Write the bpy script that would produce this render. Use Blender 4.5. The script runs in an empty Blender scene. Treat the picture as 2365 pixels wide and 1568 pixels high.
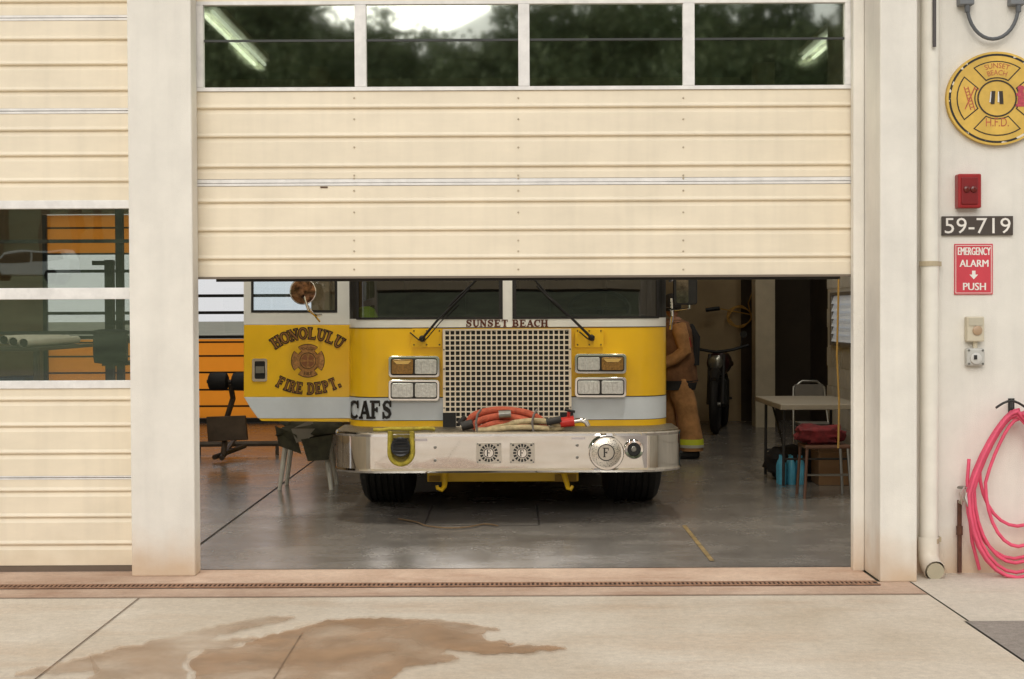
import bpy, bmesh, math, random
from mathutils import Vector, Matrix, Euler, noise
random.seed(7)
rad=math.radians; PI=math.pi
scene=bpy.context.scene; COL=scene.collection
# ------------------------------------------------------------------ camera
F=3285.0; CX,CY=1182.5,784.0; CAMZ=1.55
R=Euler((rad(89.0),0,0)).to_matrix()@Matrix.Rotation(rad(-0.25),3,'Z')
CAM=Vector((0,0,CAMZ))
cd=bpy.data.cameras.new('Camera'); cam=bpy.data.objects.new('Camera',cd); COL.objects.link(cam)
cam.matrix_world=Matrix.Translation(CAM)@R.to_4x4()
cd.sensor_width=36; cd.lens=F/2365*36; cd.clip_end=1000; scene.camera=cam
def ray(px,py): return R@Vector(((px-CX)/F,(CY-py)/F,-1))
def P(px,py,Y):
    d=ray(px,py); return CAM+d*(Y/d.y)
def G(px,py,z=0):
    d=ray(px,py); return CAM+d*((z-CAMZ)/d.z)
def PX(px,Y,py=800): return P(px,py,Y).x
def PZ(py,Y,px=1182): return P(px,py,Y).z
# ------------------------------------------------------------------ materials
def lin(c):
    return tuple((x/255/12.92) if x/255<=.04045 else ((x/255+.055)/1.055)**2.4 for x in c)+(1,)
def M(name,col,rough=.5,metal=0,nz=.08,ns=6,bump=0,bs=60,dirt=None,coat=0,emit=None,scale=None,streak=0):
    m=bpy.data.materials.new(name); m.use_nodes=True; nt=m.node_tree; N=nt.nodes; L=nt.links
    b=N['Principled BSDF']; b.inputs['Roughness'].default_value=rough; b.inputs['Metallic'].default_value=metal
    if coat: b.inputs['Coat Weight'].default_value=coat; b.inputs['Coat Roughness'].default_value=.08
    c=lin(col); geo=N.new('ShaderNodeNewGeometry')
    mp=N.new('ShaderNodeMapping'); L.new(geo.outputs['Position'],mp.inputs[0])
    if scale: mp.inputs['Scale'].default_value=scale
    t=N.new('ShaderNodeTexNoise'); t.inputs['Scale'].default_value=ns; t.inputs['Detail'].default_value=6; t.inputs['Roughness'].default_value=.62
    L.new(mp.outputs[0],t.inputs['Vector'])
    rp=N.new('ShaderNodeMapRange'); rp.inputs[1].default_value=.3; rp.inputs[2].default_value=.7
    rp.inputs[3].default_value=1-nz*1.5; rp.inputs[4].default_value=1+nz*.6
    L.new(t.outputs[0],rp.inputs[0]); k=rp.outputs[0]
    if streak:
        ms=N.new('ShaderNodeMapping'); ms.inputs['Scale'].default_value=(9,9,.7); L.new(geo.outputs['Position'],ms.inputs[0])
        ts=N.new('ShaderNodeTexNoise'); ts.inputs['Scale'].default_value=1.6; ts.inputs['Detail'].default_value=7; L.new(ms.outputs[0],ts.inputs['Vector'])
        rs=N.new('ShaderNodeMapRange'); rs.inputs[1].default_value=.45; rs.inputs[2].default_value=.75; rs.inputs[3].default_value=1; rs.inputs[4].default_value=1-streak; L.new(ts.outputs[0],rs.inputs[0])
        ml=N.new('ShaderNodeMath'); ml.operation='MULTIPLY'; L.new(k,ml.inputs[0]); L.new(rs.outputs[0],ml.inputs[1]); k=ml.outputs[0]
    mx=N.new('ShaderNodeVectorMath'); mx.operation='SCALE'; mx.inputs[0].default_value=c[:3]
    L.new(k,mx.inputs['Scale']); out=mx.outputs[0]
    if dirt:
        sp=N.new('ShaderNodeSeparateXYZ'); L.new(geo.outputs['Position'],sp.inputs[0])
        t3=N.new('ShaderNodeTexNoise'); t3.inputs['Scale'].default_value=5; t3.inputs['Detail'].default_value=5
        L.new(geo.outputs['Position'],t3.inputs['Vector'])
        ad=N.new('ShaderNodeMath'); ad.operation='MULTIPLY_ADD'; ad.inputs[1].default_value=-.35; L.new(t3.outputs[0],ad.inputs[0]); L.new(sp.outputs[2],ad.inputs[2])
        r2=N.new('ShaderNodeMapRange'); r2.inputs[1].default_value=dirt[1]-.17; r2.inputs[2].default_value=dirt[2]-.17
        r2.inputs[3].default_value=dirt[3]; r2.inputs[4].default_value=0; L.new(ad.outputs[0],r2.inputs[0])
        mm=N.new('ShaderNodeMix'); mm.data_type='RGBA'; L.new(r2.outputs[0],mm.inputs[0]); L.new(out,mm.inputs[6]); mm.inputs[7].default_value=lin(dirt[0])
        out=mm.outputs[2]
    L.new(out,b.inputs['Base Color'])
    if bump:
        t2=N.new('ShaderNodeTexNoise'); t2.inputs['Scale'].default_value=bs; t2.inputs['Detail'].default_value=4
        L.new(geo.outputs['Position'],t2.inputs['Vector'])
        bp=N.new('ShaderNodeBump'); bp.inputs['Strength'].default_value=bump; bp.inputs['Distance'].default_value=.01
        L.new(t2.outputs[0],bp.inputs['Height']); L.new(bp.outputs[0],b.inputs['Normal'])
    if emit: b.inputs['Emission Color'].default_value=lin(col); b.inputs['Emission Strength'].default_value=emit
    return m
def glass(name,tint,refl,rough=0.0,rtint=(1,1,1)):
    m=bpy.data.materials.new(name); m.use_nodes=True; nt=m.node_tree; N=nt.nodes; L=nt.links
    N.remove(N['Principled BSDF']); o=N['Material Output']
    tr=N.new('ShaderNodeBsdfTransparent'); tr.inputs[0].default_value=(*tint,1)
    gl=N.new('ShaderNodeBsdfGlossy'); gl.inputs['Roughness'].default_value=rough; gl.inputs[0].default_value=(*rtint,1)
    t=N.new('ShaderNodeTexNoise'); t.inputs['Scale'].default_value=1.5; g=N.new('ShaderNodeNewGeometry'); L.new(g.outputs['Position'],t.inputs['Vector'])
    bp=N.new('ShaderNodeBump'); bp.inputs['Strength'].default_value=.05; bp.inputs['Distance'].default_value=.02; L.new(t.outputs[0],bp.inputs['Height']); L.new(bp.outputs[0],gl.inputs['Normal'])
    mx=N.new('ShaderNodeMixShader'); mx.inputs[0].default_value=refl
    L.new(tr.outputs[0],mx.inputs[1]); L.new(gl.outputs[0],mx.inputs[2]); L.new(mx.outputs[0],o.inputs[0]); return m
def translucent(name,col,f=.6):
    m=M(name,col,.6,nz=.15,ns=8); N=m.node_tree.nodes; L=m.node_tree.links
    tl=N.new('ShaderNodeBsdfTranslucent'); tl.inputs[0].default_value=lin(col)
    mx=N.new('ShaderNodeMixShader'); mx.inputs[0].default_value=f
    L.new(N['Principled BSDF'].outputs[0],mx.inputs[1]); L.new(tl.outputs[0],mx.inputs[2]); L.new(mx.outputs[0],N['Material Output'].inputs[0]); return m
stucco=M('stucco',(234,229,218),.85,nz=.06,ns=3,bump=.3,bs=180,dirt=((196,164,126),0,.3,.75),streak=.06)
doorpaint=M('door_paint',(236,223,198),.45,nz=.06,ns=2,scale=(1,1,2.5),dirt=((190,168,132),0,.2,.4),streak=.06)
whitepaint=M('white_rail',(234,231,226),.5,nz=.1,ns=12)
darkgrey=M('dark_grey',(44,41,38),.6)
black=M('black',(14,13,12),.5)
rubber=M('rubber',(32,30,29),.75,nz=.25,ns=20)
steel=M('steel',(150,148,142),.35,1)
chrome=M('chrome',(232,228,224),.04,1,nz=.03)
brushed=M('brushed',(215,208,198),.28,1,nz=.06,ns=30)
grillem=M('grille_silver',(236,224,204),.35,.2,nz=.05)
yellow=M('yellow_paint',(246,194,16),.28,nz=.04,ns=3,coat=.6)
yellow2=M('yellow_metal',(225,180,20),.4)
truckwhite=M('truck_white',(228,228,224),.3,nz=.04,coat=.5)
bandwhite=M('band_white',(215,222,230),.35,nz=.04,coat=.3)
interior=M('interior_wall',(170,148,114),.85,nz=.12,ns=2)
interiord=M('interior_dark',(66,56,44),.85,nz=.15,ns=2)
blockwall=M('block_wall',(200,196,188),.8,nz=.1,ns=4,bump=.3)
orange=translucent('orange_slat',(255,200,112),.85)
pane=glass('door_glass',(.62,.65,.58),.38,.03,(.84,.88,.8))
panel_=glass('door_glass_low',(.82,.85,.8),.15,.012,(.9,.95,.92))
backpane=glass('back_glass',(1,1,1),.03)
cabglass=glass('cab_glass',(.42,.42,.38),.09)
lensclear=M('lens_clear',(222,221,218),.12,.35,nz=.2,ns=60,coat=.5)
lensamber=M('lens_amber',(158,114,44),.15,.2,nz=.35,ns=70,coat=.8)
red=M('red_paint',(156,28,30),.4,nz=.12,ns=12)
gold=M('gold_leaf',(150,104,52),.45,.2)
blackink=M('black_ink',(20,14,10),.5)
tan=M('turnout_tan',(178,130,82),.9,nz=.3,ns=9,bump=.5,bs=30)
# ------------------------------------------------------------------ mesh builder
class MB:
    def __init__(s): s.v=[]; s.f=[]; s.m=[]
    def add(s,vs,fs,mi=0):
        o=len(s.v); s.v+= [Vector(v) for v in vs]; s.f+=[tuple(i+o for i in f) for f in fs]; s.m+=[mi]*len(fs); return s
    def box(s,x0,x1,y0,y1,z0,z1,mi=0):
        return s.add([(x0,y0,z0),(x1,y0,z0),(x1,y1,z0),(x0,y1,z0),(x0,y0,z1),(x1,y0,z1),(x1,y1,z1),(x0,y1,z1)],
              [(0,3,2,1),(4,5,6,7),(0,1,5,4),(1,2,6,5),(2,3,7,6),(3,0,4,7)],mi)
    def pbox(s,a,b,t,u,Y,th,mi=0):
        mx,my=(a+b)/2,(t+u)/2
        return s.box(P(a,my,Y).x,P(b,my,Y).x,Y,Y+th,P(mx,u,Y).z,P(mx,t,Y).z,mi)
    def tube(s,pts,r,n=8,closed=False,mi=0,caps=True,flat=1.0):
        pts=[Vector(p) for p in pts]; k=len(pts); rs=r if isinstance(r,(list,tuple)) else [r]*k
        up=None; o=len(s.v)
        for i,p in enumerate(pts):
            if closed: t=(pts[(i+1)%k]-pts[i-1]).normalized()
            else: t=(pts[min(i+1,k-1)]-pts[max(i-1,0)]).normalized()
            if up is None:
                a=Vector((0,0,1)) if abs(t.z)<.9 else Vector((1,0,0)); up=(a-t*a.dot(t)).normalized()
            else: up=(up-t*up.dot(t)).normalized()
            q=t.cross(up)
            for j in range(n):
                an=2*PI*j/n; s.v.append(p+(up*math.cos(an)*flat+q*math.sin(an))*rs[i])
        for i in range(k if closed else k-1):
            for j in range(n):
                a=o+i*n+j; b=o+i*n+(j+1)%n; i2=(i+1)%k; c=o+i2*n+(j+1)%n; d=o+i2*n+j
                s.f.append((a,b,c,d)); s.m.append(mi)
        if caps and not closed:
            s.f.append(tuple(o+j for j in range(n))[::-1]); s.f.append(tuple(o+(k-1)*n+j for j in range(n))); s.m+=[mi,mi]
        return s
    def lathe(s,c,ax,prof,n=32,mi=0,caps=True):
        c=Vector(c); ax=Vector(ax).normalized(); a=Vector((0,0,1)) if abs(ax.z)<.9 else Vector((1,0,0))
        u=(a-ax*a.dot(ax)).normalized(); w=ax.cross(u); o=len(s.v)
        for h,r in prof:
            for j in range(n):
                t=2*PI*j/n; s.v.append(c+ax*h+u*math.cos(t)*r+w*math.sin(t)*r)
        for i in range(len(prof)-1):
            for j in range(n):
                s.f.append((o+i*n+j,o+i*n+(j+1)%n,o+(i+1)*n+(j+1)%n,o+(i+1)*n+j)); s.m.append(mi)
        if caps:
            s.f.append(tuple(o+j for j in range(n))[::-1]); s.f.append(tuple(o+(len(prof)-1)*n+j for j in range(n))); s.m+=[mi,mi]
        return s
    def prism(s,poly,fn,a,b,mi=0):
        n=len(poly); vs=[fn(u,v,a) for u,v in poly]+[fn(u,v,b) for u,v in poly]
        return s.add(vs,[tuple(range(n)),tuple(range(2*n-1,n-1,-1))]+[(i,(i+1)%n,(i+1)%n+n,i+n) for i in range(n)],mi)
    def pprism(s,poly,Y,th,mi=0):
        vs=[P(u,v,Y) for u,v in poly]; n=len(vs)
        vs+= [v+Vector((0,th,0)) for v in vs]
        return s.add(vs,[tuple(range(n)),tuple(range(2*n-1,n-1,-1))]+[(i,(i+1)%n,(i+1)%n+n,i+n) for i in range(n)],mi)
    def flat(s,polys,Y,mi=0,step=0.0):
        for k,p in enumerate(polys):
            s.add([P(u,v,Y-step*k) for u,v in p],[tuple(range(len(p)))],mi)
        return s
    def build(s,name,mats,parent=None,smooth=False,bevel=0,ang=35):
        root=parent
        while root is not None and root.parent is not None: root=root.parent
        if root is not None: off=Vector(root.location)
        else:
            xs=[v.x for v in s.v]; ys=[v.y for v in s.v]; zs=[v.z for v in s.v]
            off=Vector(((min(xs)+max(xs))/2,(min(ys)+max(ys))/2,min(zs)))
        me=bpy.data.meshes.new(name); me.from_pydata([tuple(v-off) for v in s.v],[],s.f)
        if not isinstance(mats,(list,tuple)): mats=[mats]
        for m in mats: me.materials.append(m)
        me.polygons.foreach_set('material_index',s.m)
        me.update()
        bm=bmesh.new(); bm.from_mesh(me); bmesh.ops.recalc_face_normals(bm,faces=bm.faces); bm.to_mesh(me); bm.free()
        if smooth:
            me.polygons.foreach_set('use_smooth',[True]*len(me.polygons)); me.set_sharp_from_angle(angle=rad(ang))
        o=bpy.data.objects.new(name,me); COL.objects.link(o)
        if parent is not None: o.parent=parent
        else: o.location=off
        if bevel:
            b=o.modifiers.new('bevel','BEVEL'); b.width=bevel; b.segments=2; b.limit_method='ANGLE'
        return o
def each(name,pts,prof,m,parent,n=8,ax=(0,-1,0)):
    for p in pts: MB().lathe(p,ax,prof,n).build(name,m,parent)
def tag(o,label,cat,group=None):
    o['label']=label; o['category']=cat
    if group: o['group']=group
    return o
def thing(name,loc,label,cat,group=None):
    o=bpy.data.objects.new(name,None); COL.objects.link(o); o.location=loc; o.empty_display_size=.2; return tag(o,label,cat,group)
def struct(o): o['kind']='structure'; return o
# ------------------------------------------------------------------ lettering
def bf(txt):
    cu=bpy.data.curves.new('t','FONT'); cu.body=txt; cu.resolution_u=3
    o=bpy.data.objects.new('t',cu); COL.objects.link(o)
    dg=bpy.context.evaluated_depsgraph_get(); me=o.evaluated_get(dg).to_mesh()
    vs=[(v.co.x,v.co.y) for v in me.vertices]; fs=[tuple(p.vertices) for p in me.polygons]
    o.evaluated_get(dg).to_mesh_clear(); bpy.data.objects.remove(o)
    x0=min(v[0] for v in vs);x1=max(v[0] for v in vs);y0=min(v[1] for v in vs);y1=max(v[1] for v in vs)
    return [((x-x0)/(x1-x0),(y-y0)/(y1-y0)) for x,y in vs],fs
def bftext(mb,txt,a,b,t,u,Y,mi=0,fn=None):
    vs,fs=bf(txt); fn=fn or (lambda x,y:(a+(b-a)*x,u+(t-u)*y))
    mb.add([P(*fn(x,y),Y) for x,y in vs],fs,mi); return mb
def strip(pts,w):
    out=[]; n=len(pts); ws=list(w) if isinstance(w,list) else [w]*n; ws+= [ws[-1]]*(n-len(ws)); L=[];Rr=[]
    for i,(x,y) in enumerate(pts):
        x0,y0=pts[max(0,i-1)]; x1,y1=pts[min(n-1,i+1)]; dx,dy=x1-x0,y1-y0; l=math.hypot(dx,dy) or 1
        nx,ny=-dy/l*ws[i]/2,dx/l*ws[i]/2; L.append((x+nx,y+ny)); Rr.append((x-nx,y-ny))
    for i in range(n-1): out.append([L[i],L[i+1],Rr[i+1],Rr[i]])
    return out
def arc(cx,cy,rx,ry,a0,a1,n=10): return [(cx+rx*math.cos(rad(a0+(a1-a0)*i/n)),cy+ry*math.sin(rad(a0+(a1-a0)*i/n))) for i in range(n+1)]
TK,TN=.22,.1
def glyph(c,g=0):
    T=TK+g;N_=TN+g; p=[]; h=.07+g
    V=lambda x,w=T,y0=0,y1=1: p.append([(x-w/2,y0-g/2),(x+w/2,y0-g/2),(x+w/2,y1+g/2),(x-w/2,y1+g/2)])
    def S(x,y,w=.4):
        k=.035 if y<.5 else -.035
        p.append([(x-w/2-g/2,y-h/2+k),(x+w/2+g/2,y-h/2+k),(x+w/2+g/2,y+h/2+k),(x-w/2-g/2,y+h/2+k)])
    H=lambda y,x0,x1: p.append([(x0-g/2,y-N_/2),(x1+g/2,y-N_/2),(x1+g/2,y+N_/2),(x0-g/2,y+N_/2)])
    if c=='H': V(.2);V(.8);H(.5,.2,.8);[S(x,y) for x in(.2,.8) for y in(0,1)]
    elif c=='O': p+=strip(arc(.5,.5,.38,.45,0,360,20),[N_+(T-N_)*abs(math.cos(2*PI*i/20)) for i in range(21)])
    elif c=='N': V(.18,N_);V(.82,N_);p+=strip([(.15,1),(.85,0)],T);S(.18,0);S(.12,1);S(.82,1)
    elif c=='L': V(.25);H(.05,.25,.85);p.append([(.78,0),(.88+g/2,0),(.88+g/2,.3),(.8,.3)]);S(.25,0);S(.25,1)
    elif c=='U': V(.22,T,.35);V(.8,N_,.35);p+=strip(arc(.51,.36,.29,.33,180,360,8),[T-(T-N_)*i/8 for i in range(9)]);S(.22,1);S(.8,1,.34)
    elif c in'FE':
        V(.25);H(.95,.25,.82);H(.5,.25,.6);p.append([(.76,.7),(.85+g/2,.7),(.85+g/2,1),(.76,1)]);V(.6,N_,.38,.62);S(.25,0);S(.2,1)
        if c=='E': H(.05,.25,.85);p.append([(.78,0),(.88+g/2,0),(.88+g/2,.3),(.8,.3)])
    elif c=='I': V(.5);S(.5,0);S(.5,1)
    elif c in'RP':
        V(.25);p+=strip([(.25,.96),(.5,.96)]+arc(.5,.73,.25,.23,90,-90,8)+[(.25,.5)],[N_]*2+[N_,N_,T*.8,T,T,T,T*.8,N_,N_]+[N_]);S(.25,0);S(.2,1)
        if c=='R': p+=strip([(.5,.5),(.85,0)],T);S(.85,0,.28)
    elif c=='B':
        V(.22);p+=strip([(.2,.96),(.5,.96)]+arc(.5,.745,.24,.215,90,-90,8)+[(.2,.53)],[N_]*3+[T*.8]*5+[N_]*4)
        p+=strip([(.2,.5),(.5,.5)]+arc(.5,.27,.3,.23,90,-90,8)+[(.2,.04)],[N_]*3+[T*.9]*5+[N_]*4);S(.2,0);S(.2,1)
    elif c=='D': V(.22);p+=strip([(.2,.95),(.42,.95)]+arc(.42,.5,.4,.45,90,-90,12)+[(.2,.05)],[N_]*4+[T*.8]+[T]*7+[T*.8]+[N_]*3);S(.2,0);S(.2,1)
    elif c=='T': V(.5);H(.95,.1,.9);[p.append([(x-.05,.68),(x+.05,.68),(x+.05,1),(x-.05,1)]) for x in(.1,.9)];S(.5,0)
    elif c=='S': p+=strip([(.8,.75),(.74,.88),(.55,.96),(.35,.92),(.24,.76),(.3,.6),(.5,.52),(.7,.42),(.78,.26),(.68,.1),(.48,.04),(.28,.1),(.2,.28)],[N_,N_,N_,N_*1.2,T,T,T,T,T,N_*1.2,N_,N_,N_]);V(.82,N_,.68,1);V(.18,N_,0,.34)
    elif c=='A': p+=strip([(.15,0),(.5,1)],N_);p+=strip([(.5,1),(.85,0)],T);H(.32,.25,.72);S(.15,0,.3);S(.85,0,.36)
    elif c=='C': p+=strip(arc(.55,.5,.4,.45,45,315,16),[N_+(T-N_)*max(0,-math.cos(rad(45+270*i/16))) for i in range(17)]);V(.86,N_,.62,1)
    elif c=='.': p.append([(.1-g/2,0-g/2),(.34+g/2,-g/2),(.34+g/2,.22+g/2),(.1-g/2,.22+g/2)])
    return p
WID={'I':.62,'.':.5,' ':.55}
def serif(txt,fn,g=0,ww=1.05):
    tot=sum(WID.get(c,ww) for c in txt); x=0; out=[]
    for c in txt:
        w=WID.get(c,ww)
        for poly in glyph(c,g):
            out.append([fn((x+u+(-.19 if c=='I' else 0))/tot,v) for u,v in poly])
        x+=w
    return out
def rect_fn(a,b,t,u): return lambda x,y:(a+(b-a)*x,u+(t-u)*y)
def arc_fn(cx,cy,r,span,h,up=True):
    def fn(x,y):
        a=rad(-span/2+span*x)
        if up:
            rr=r+h*y; return (cx+rr*math.sin(a),cy-rr*math.cos(a))
        rr=r-h*y; return (cx+rr*math.sin(a),cy+rr*math.cos(a))
    return fn
def ell(cx,cy,rx,ry,n=40): return [(cx+rx*math.cos(2*PI*i/n),cy+ry*math.sin(2*PI*i/n)) for i in range(n)]
def ring(cx,cy,rx,ry,k,n=48):
    o=[]
    for i in range(n):
        a,b=2*PI*i/n,2*PI*(i+1)/n
        o.append([(cx+rx*math.cos(a),cy+ry*math.sin(a)),(cx+rx*math.cos(b),cy+ry*math.sin(b)),(cx+rx*k*math.cos(b),cy+ry*k*math.sin(b)),(cx+rx*k*math.cos(a),cy+ry*k*math.sin(a))])
    return o
def lobe(cx,cy,r0,r1,mid,ha0,ha1,ky=1,n=8):
    return [(cx+r0*math.cos(rad(mid-ha0+2*ha0*i/n)),cy+r0*ky*math.sin(rad(mid-ha0+2*ha0*i/n))) for i in range(n+1)]+[(cx+r1*math.cos(rad(mid+ha1-2*ha1*i/n)),cy+r1*ky*math.sin(rad(mid+ha1-2*ha1*i/n))) for i in range(n+1)]

# ================================================================== SETTING
YD=8.62; YW=8.45; YP=8.17; YB=20.5
def sheet(name,pts,z,m):
    mb=MB(); mb.add([(x,y,z) for x,y in pts],[tuple(range(len(pts)))]); return struct(mb.build(name,m))
def concrete(name,c1,c2,rough,scale=1.0,stain=None,sp=.5,grain=.22):
    m=bpy.data.materials.new(name); m.use_nodes=True; N=m.node_tree.nodes; L=m.node_tree.links; b=N['Principled BSDF']
    b.inputs['Specular IOR Level'].default_value=sp
    g=N.new('ShaderNodeNewGeometry')
    def nz(s,d,map_=None):
        t=N.new('ShaderNodeTexNoise'); t.inputs['Scale'].default_value=s*scale; t.inputs['Detail'].default_value=d; t.inputs['Roughness'].default_value=.65
        if map_:
            mp=N.new('ShaderNodeMapping'); mp.inputs['Scale'].default_value=map_; L.new(g.outputs['Position'],mp.inputs[0]); L.new(mp.outputs[0],t.inputs['Vector'])
        else: L.new(g.outputs['Position'],t.inputs['Vector'])
        return t
    a=nz(.9,8); cr=N.new('ShaderNodeValToRGB'); cr.color_ramp.elements[0].position=.32; cr.color_ramp.elements[1].position=.68
    cr.color_ramp.elements[0].color=lin(c1); cr.color_ramp.elements[1].color=lin(c2); L.new(a.outputs[0],cr.inputs[0]); out=cr.outputs[0]
    if stain:
        s=nz(1.3,6,(.5,1.6,1)); r=N.new('ShaderNodeMapRange'); r.inputs[1].default_value=.5; r.inputs[2].default_value=.7; r.inputs[4].default_value=stain[1]; L.new(s.outputs[0],r.inputs[0])
        mx=N.new('ShaderNodeMix'); mx.data_type='RGBA'; L.new(r.outputs[0],mx.inputs[0]); L.new(out,mx.inputs[6]); mx.inputs[7].default_value=lin(stain[0]); out=mx.outputs[2]
    f=nz(120/scale,3); f2=nz(26/scale,5)
    ad=N.new('ShaderNodeMath'); ad.operation='ADD'; L.new(f.outputs[0],ad.inputs[0]); L.new(f2.outputs[0],ad.inputs[1])
    r=N.new('ShaderNodeMapRange'); r.inputs[1].default_value=.65; r.inputs[2].default_value=1.35; r.inputs[3].default_value=1-grain; r.inputs[4].default_value=1+grain*.7; L.new(ad.outputs[0],r.inputs[0])
    vm=N.new('ShaderNodeVectorMath'); vm.operation='SCALE'; L.new(out,vm.inputs[0]); L.new(r.outputs[0],vm.inputs['Scale']); L.new(vm.outputs[0],b.inputs['Base Color'])
    r3=N.new('ShaderNodeMapRange'); r3.inputs[1].default_value=.3;r3.inputs[2].default_value=.7; r3.inputs[3].default_value=rough*.75; r3.inputs[4].default_value=min(1,rough*1.25); L.new(nz(2.2,5).outputs[0],r3.inputs[0]); L.new(r3.outputs[0],b.inputs['Roughness'])
    bp=N.new('ShaderNodeBump'); bp.inputs['Strength'].default_value=.12 if rough>.5 else .03; bp.inputs['Distance'].default_value=.004; L.new(f.outputs[0],bp.inputs['Height']); L.new(bp.outputs[0],b.inputs['Normal'])
    return m
apronm=concrete('apron_concrete',(196,180,158),(220,208,190),.85,stain=((192,162,130),.5))
floorm=concrete('polished_floor',(104,99,94),(142,136,129),.24,1.2,stain=((88,82,77),.6),sp=.8,grain=.1)
stripm=concrete('threshold_concrete',(176,146,124),(208,182,160),.7,2,stain=((162,122,98),.55))
sheet('ground',[(-400,-400),(400,-400),(400,400),(-400,400)],-.012,M('ground_mat',(120,118,100),.9,nz=.3,ns=.3))
YS=7.80
xr=G(2112,1352).x
sheet('apron',[(-14,-16),(xr,-16),(xr,YS),(-14,YS)],0,apronm)
sheet('threshold_strip',[(-14,YS),(xr,YS),(xr,YP+.01),(2.1,YP+.01),(2.1,8.66),(-14,8.66)],.001,stripm)
sheet('garage_floor',[(-8,8.655),(7,8.655),(7,YB+.2),(-8,YB+.2)],.004,floorm)
ya=G(2230,1434).y
walkm=concrete('sidewalk_concrete',(196,184,166),(220,210,194),.85,stain=((170,138,104),.45))
sheet('sidewalk',[(xr+.012,ya),(9,ya),(9,YW+.02),(xr+.012,YW+.02)],0,walkm)
asph=concrete('asphalt_mat',(138,128,120),(164,154,144),.95,1,grain=.35,sp=.2)
xa=G(2232,1436).x
sheet('asphalt_patch',[(xa,-16),(9,-16),(9,ya-.01),(xa,ya-.01)],.002,asph)
sheet('pavement_margin',[(xr+.012,-16),(xa-.01,-16),(xa-.01,ya-.006),(xr+.012,ya-.006)],.0,walkm)
sheet('back_yard',[(-20,YB+.25),(20,YB+.25),(20,70),(-20,70)],.0,M('yard_mat',(238,238,236),.8))
jm=M('joint_dark',(118,98,80),.9,nz=.3)
mb=MB()
def jline(a,b,w,z=.005):
    a=Vector((a[0],a[1],0)); b=Vector((b[0],b[1],0)); d=(b-a).normalized(); n=Vector((-d.y,d.x,0))*w/2
    mb.add([a+n+Vector((0,0,z)),b+n+Vector((0,0,z)),b-n+Vector((0,0,z)),a-n+Vector((0,0,z))],[(0,1,2,3)])
q=G(335,1372); jline((q.x,YS-.01),(G(95,1568).x,3.5),.007)
q=G(712,1450); jline((q.x-.01,6.9),(G(645,1568).x,3.5),.007)
jline((-14,YS),(xr,YS),.010,.006)
struct(mb.build('apron_joints',jm))
mb=MB(); jline((G(466,1256).x,8.7),(G(466,1256).x,20),.014,.008)
a,b=G(980,1215),G(1245,1215)
jline((a.x,a.y),(b.x,b.y),.012,.008); jline((a.x,a.y),(a.x,11.5),.012,.009); jline((b.x,b.y),(b.x,11.5),.012,.009)
struct(mb.build('floor_joints',M('joint_floor',(48,43,39),.8)))
ys=M('worn_yellow_line',(148,124,80),.5,nz=.4,ns=14); mb=MB(); a,b=G(1580,1216),G(1645,1298); jline((a.x,a.y),(b.x,b.y),.03,.008); struct(mb.build('floor_stripe',ys))
def stainmat(lo,hi):
    m=M('wet_stain',(192,156,120),.6,nz=.18,ns=5); N=m.node_tree.nodes; L=m.node_tree.links
    tr=N.new('ShaderNodeBsdfTransparent'); mx=N.new('ShaderNodeMixShader')
    g=N.new('ShaderNodeNewGeometry'); t=N.new('ShaderNodeTexNoise'); t.inputs['Scale'].default_value=2.4; t.inputs['Detail'].default_value=8
    L.new(g.outputs['Position'],t.inputs['Vector']); r=N.new('ShaderNodeMapRange'); r.inputs[1].default_value=.33;r.inputs[2].default_value=.62; r.inputs[3].default_value=lo; r.inputs[4].default_value=hi
    L.new(t.outputs[0],r.inputs[0]); L.new(r.outputs[0],mx.inputs[0]); L.new(tr.outputs[0],mx.inputs[1]); L.new(N['Principled BSDF'].outputs[0],mx.inputs[2]); L.new(mx.outputs[0],N['Material Output'].inputs[0]); return m
def rough_poly(pts,amp=5,step=5,grow=0):
    out=[]; n=len(pts)
    for i in range(n):
        (x0,y0),(x1,y1)=pts[i],pts[(i+1)%n]; l=math.hypot(x1-x0,y1-y0); k=max(1,int(l/step))
        for j in range(k):
            t=j/k; x=x0+(x1-x0)*t; y=y0+(y1-y0)*t
            nx_,ny_=(y1-y0)/l,-(x1-x0)/l
            x+=nx_*grow; y+=ny_*grow*.5
            out.append((x+amp*3*noise.noise(Vector((x*.03,y*.09,1)))+5*noise.noise(Vector((x*.12,y*.3,3))),y+amp*noise.noise(Vector((x*.035,y*.1,7)))+2*noise.noise(Vector((x*.15,y*.3,9)))))
    return out
main=[(455,1568),(440,1530),(470,1500),(560,1492),(610,1470),(700,1447),(760,1432),(850,1424),(950,1430),(1040,1432),(1110,1446),(1160,1452),(1110,1463),(1125,1478),(1190,1484),(1160,1492),(1240,1490),(1312,1494),(1270,1500),(1170,1508),(1120,1512),(1085,1502),(1030,1500),(1020,1508),(1060,1520),(1000,1532),(930,1540),(900,1568),(700,1640),(480,1640)]
tail=[(60,1548),(180,1520),(300,1492),(420,1465),(520,1440),(600,1426),(690,1424),(640,1436),(560,1452),(470,1476),(500,1480),(560,1470),(600,1474),(520,1494),(440,1500),(420,1530),(430,1568),(200,1568),(230,1545),(130,1556),(30,1562)]
mb=MB()
for k,(pl_,am,gr,mi) in enumerate(((main,5,0,0),(tail,5,0,1),(main,6,6,1),(tail,6,4,1))):
    pp=rough_poly(pl_,am,5,gr); mb.add([G(x,y,.005+.002*k) for x,y in pp],[tuple(range(len(pp)))],mi)
struct(mb.build('wet_stain',[stainmat(.25,.7),stainmat(.08,.3)]))
mb=MB(); y0,y1=8.06,8.17; xe=2.09
mb.box(-14,xe,y0,y1,-.03,.004,1)
x=-5.0
while x<xe-.02:
    mb.box(x,x+.012,y0+.02,y1-.02,.005,.010,0); x+=.026
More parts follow.
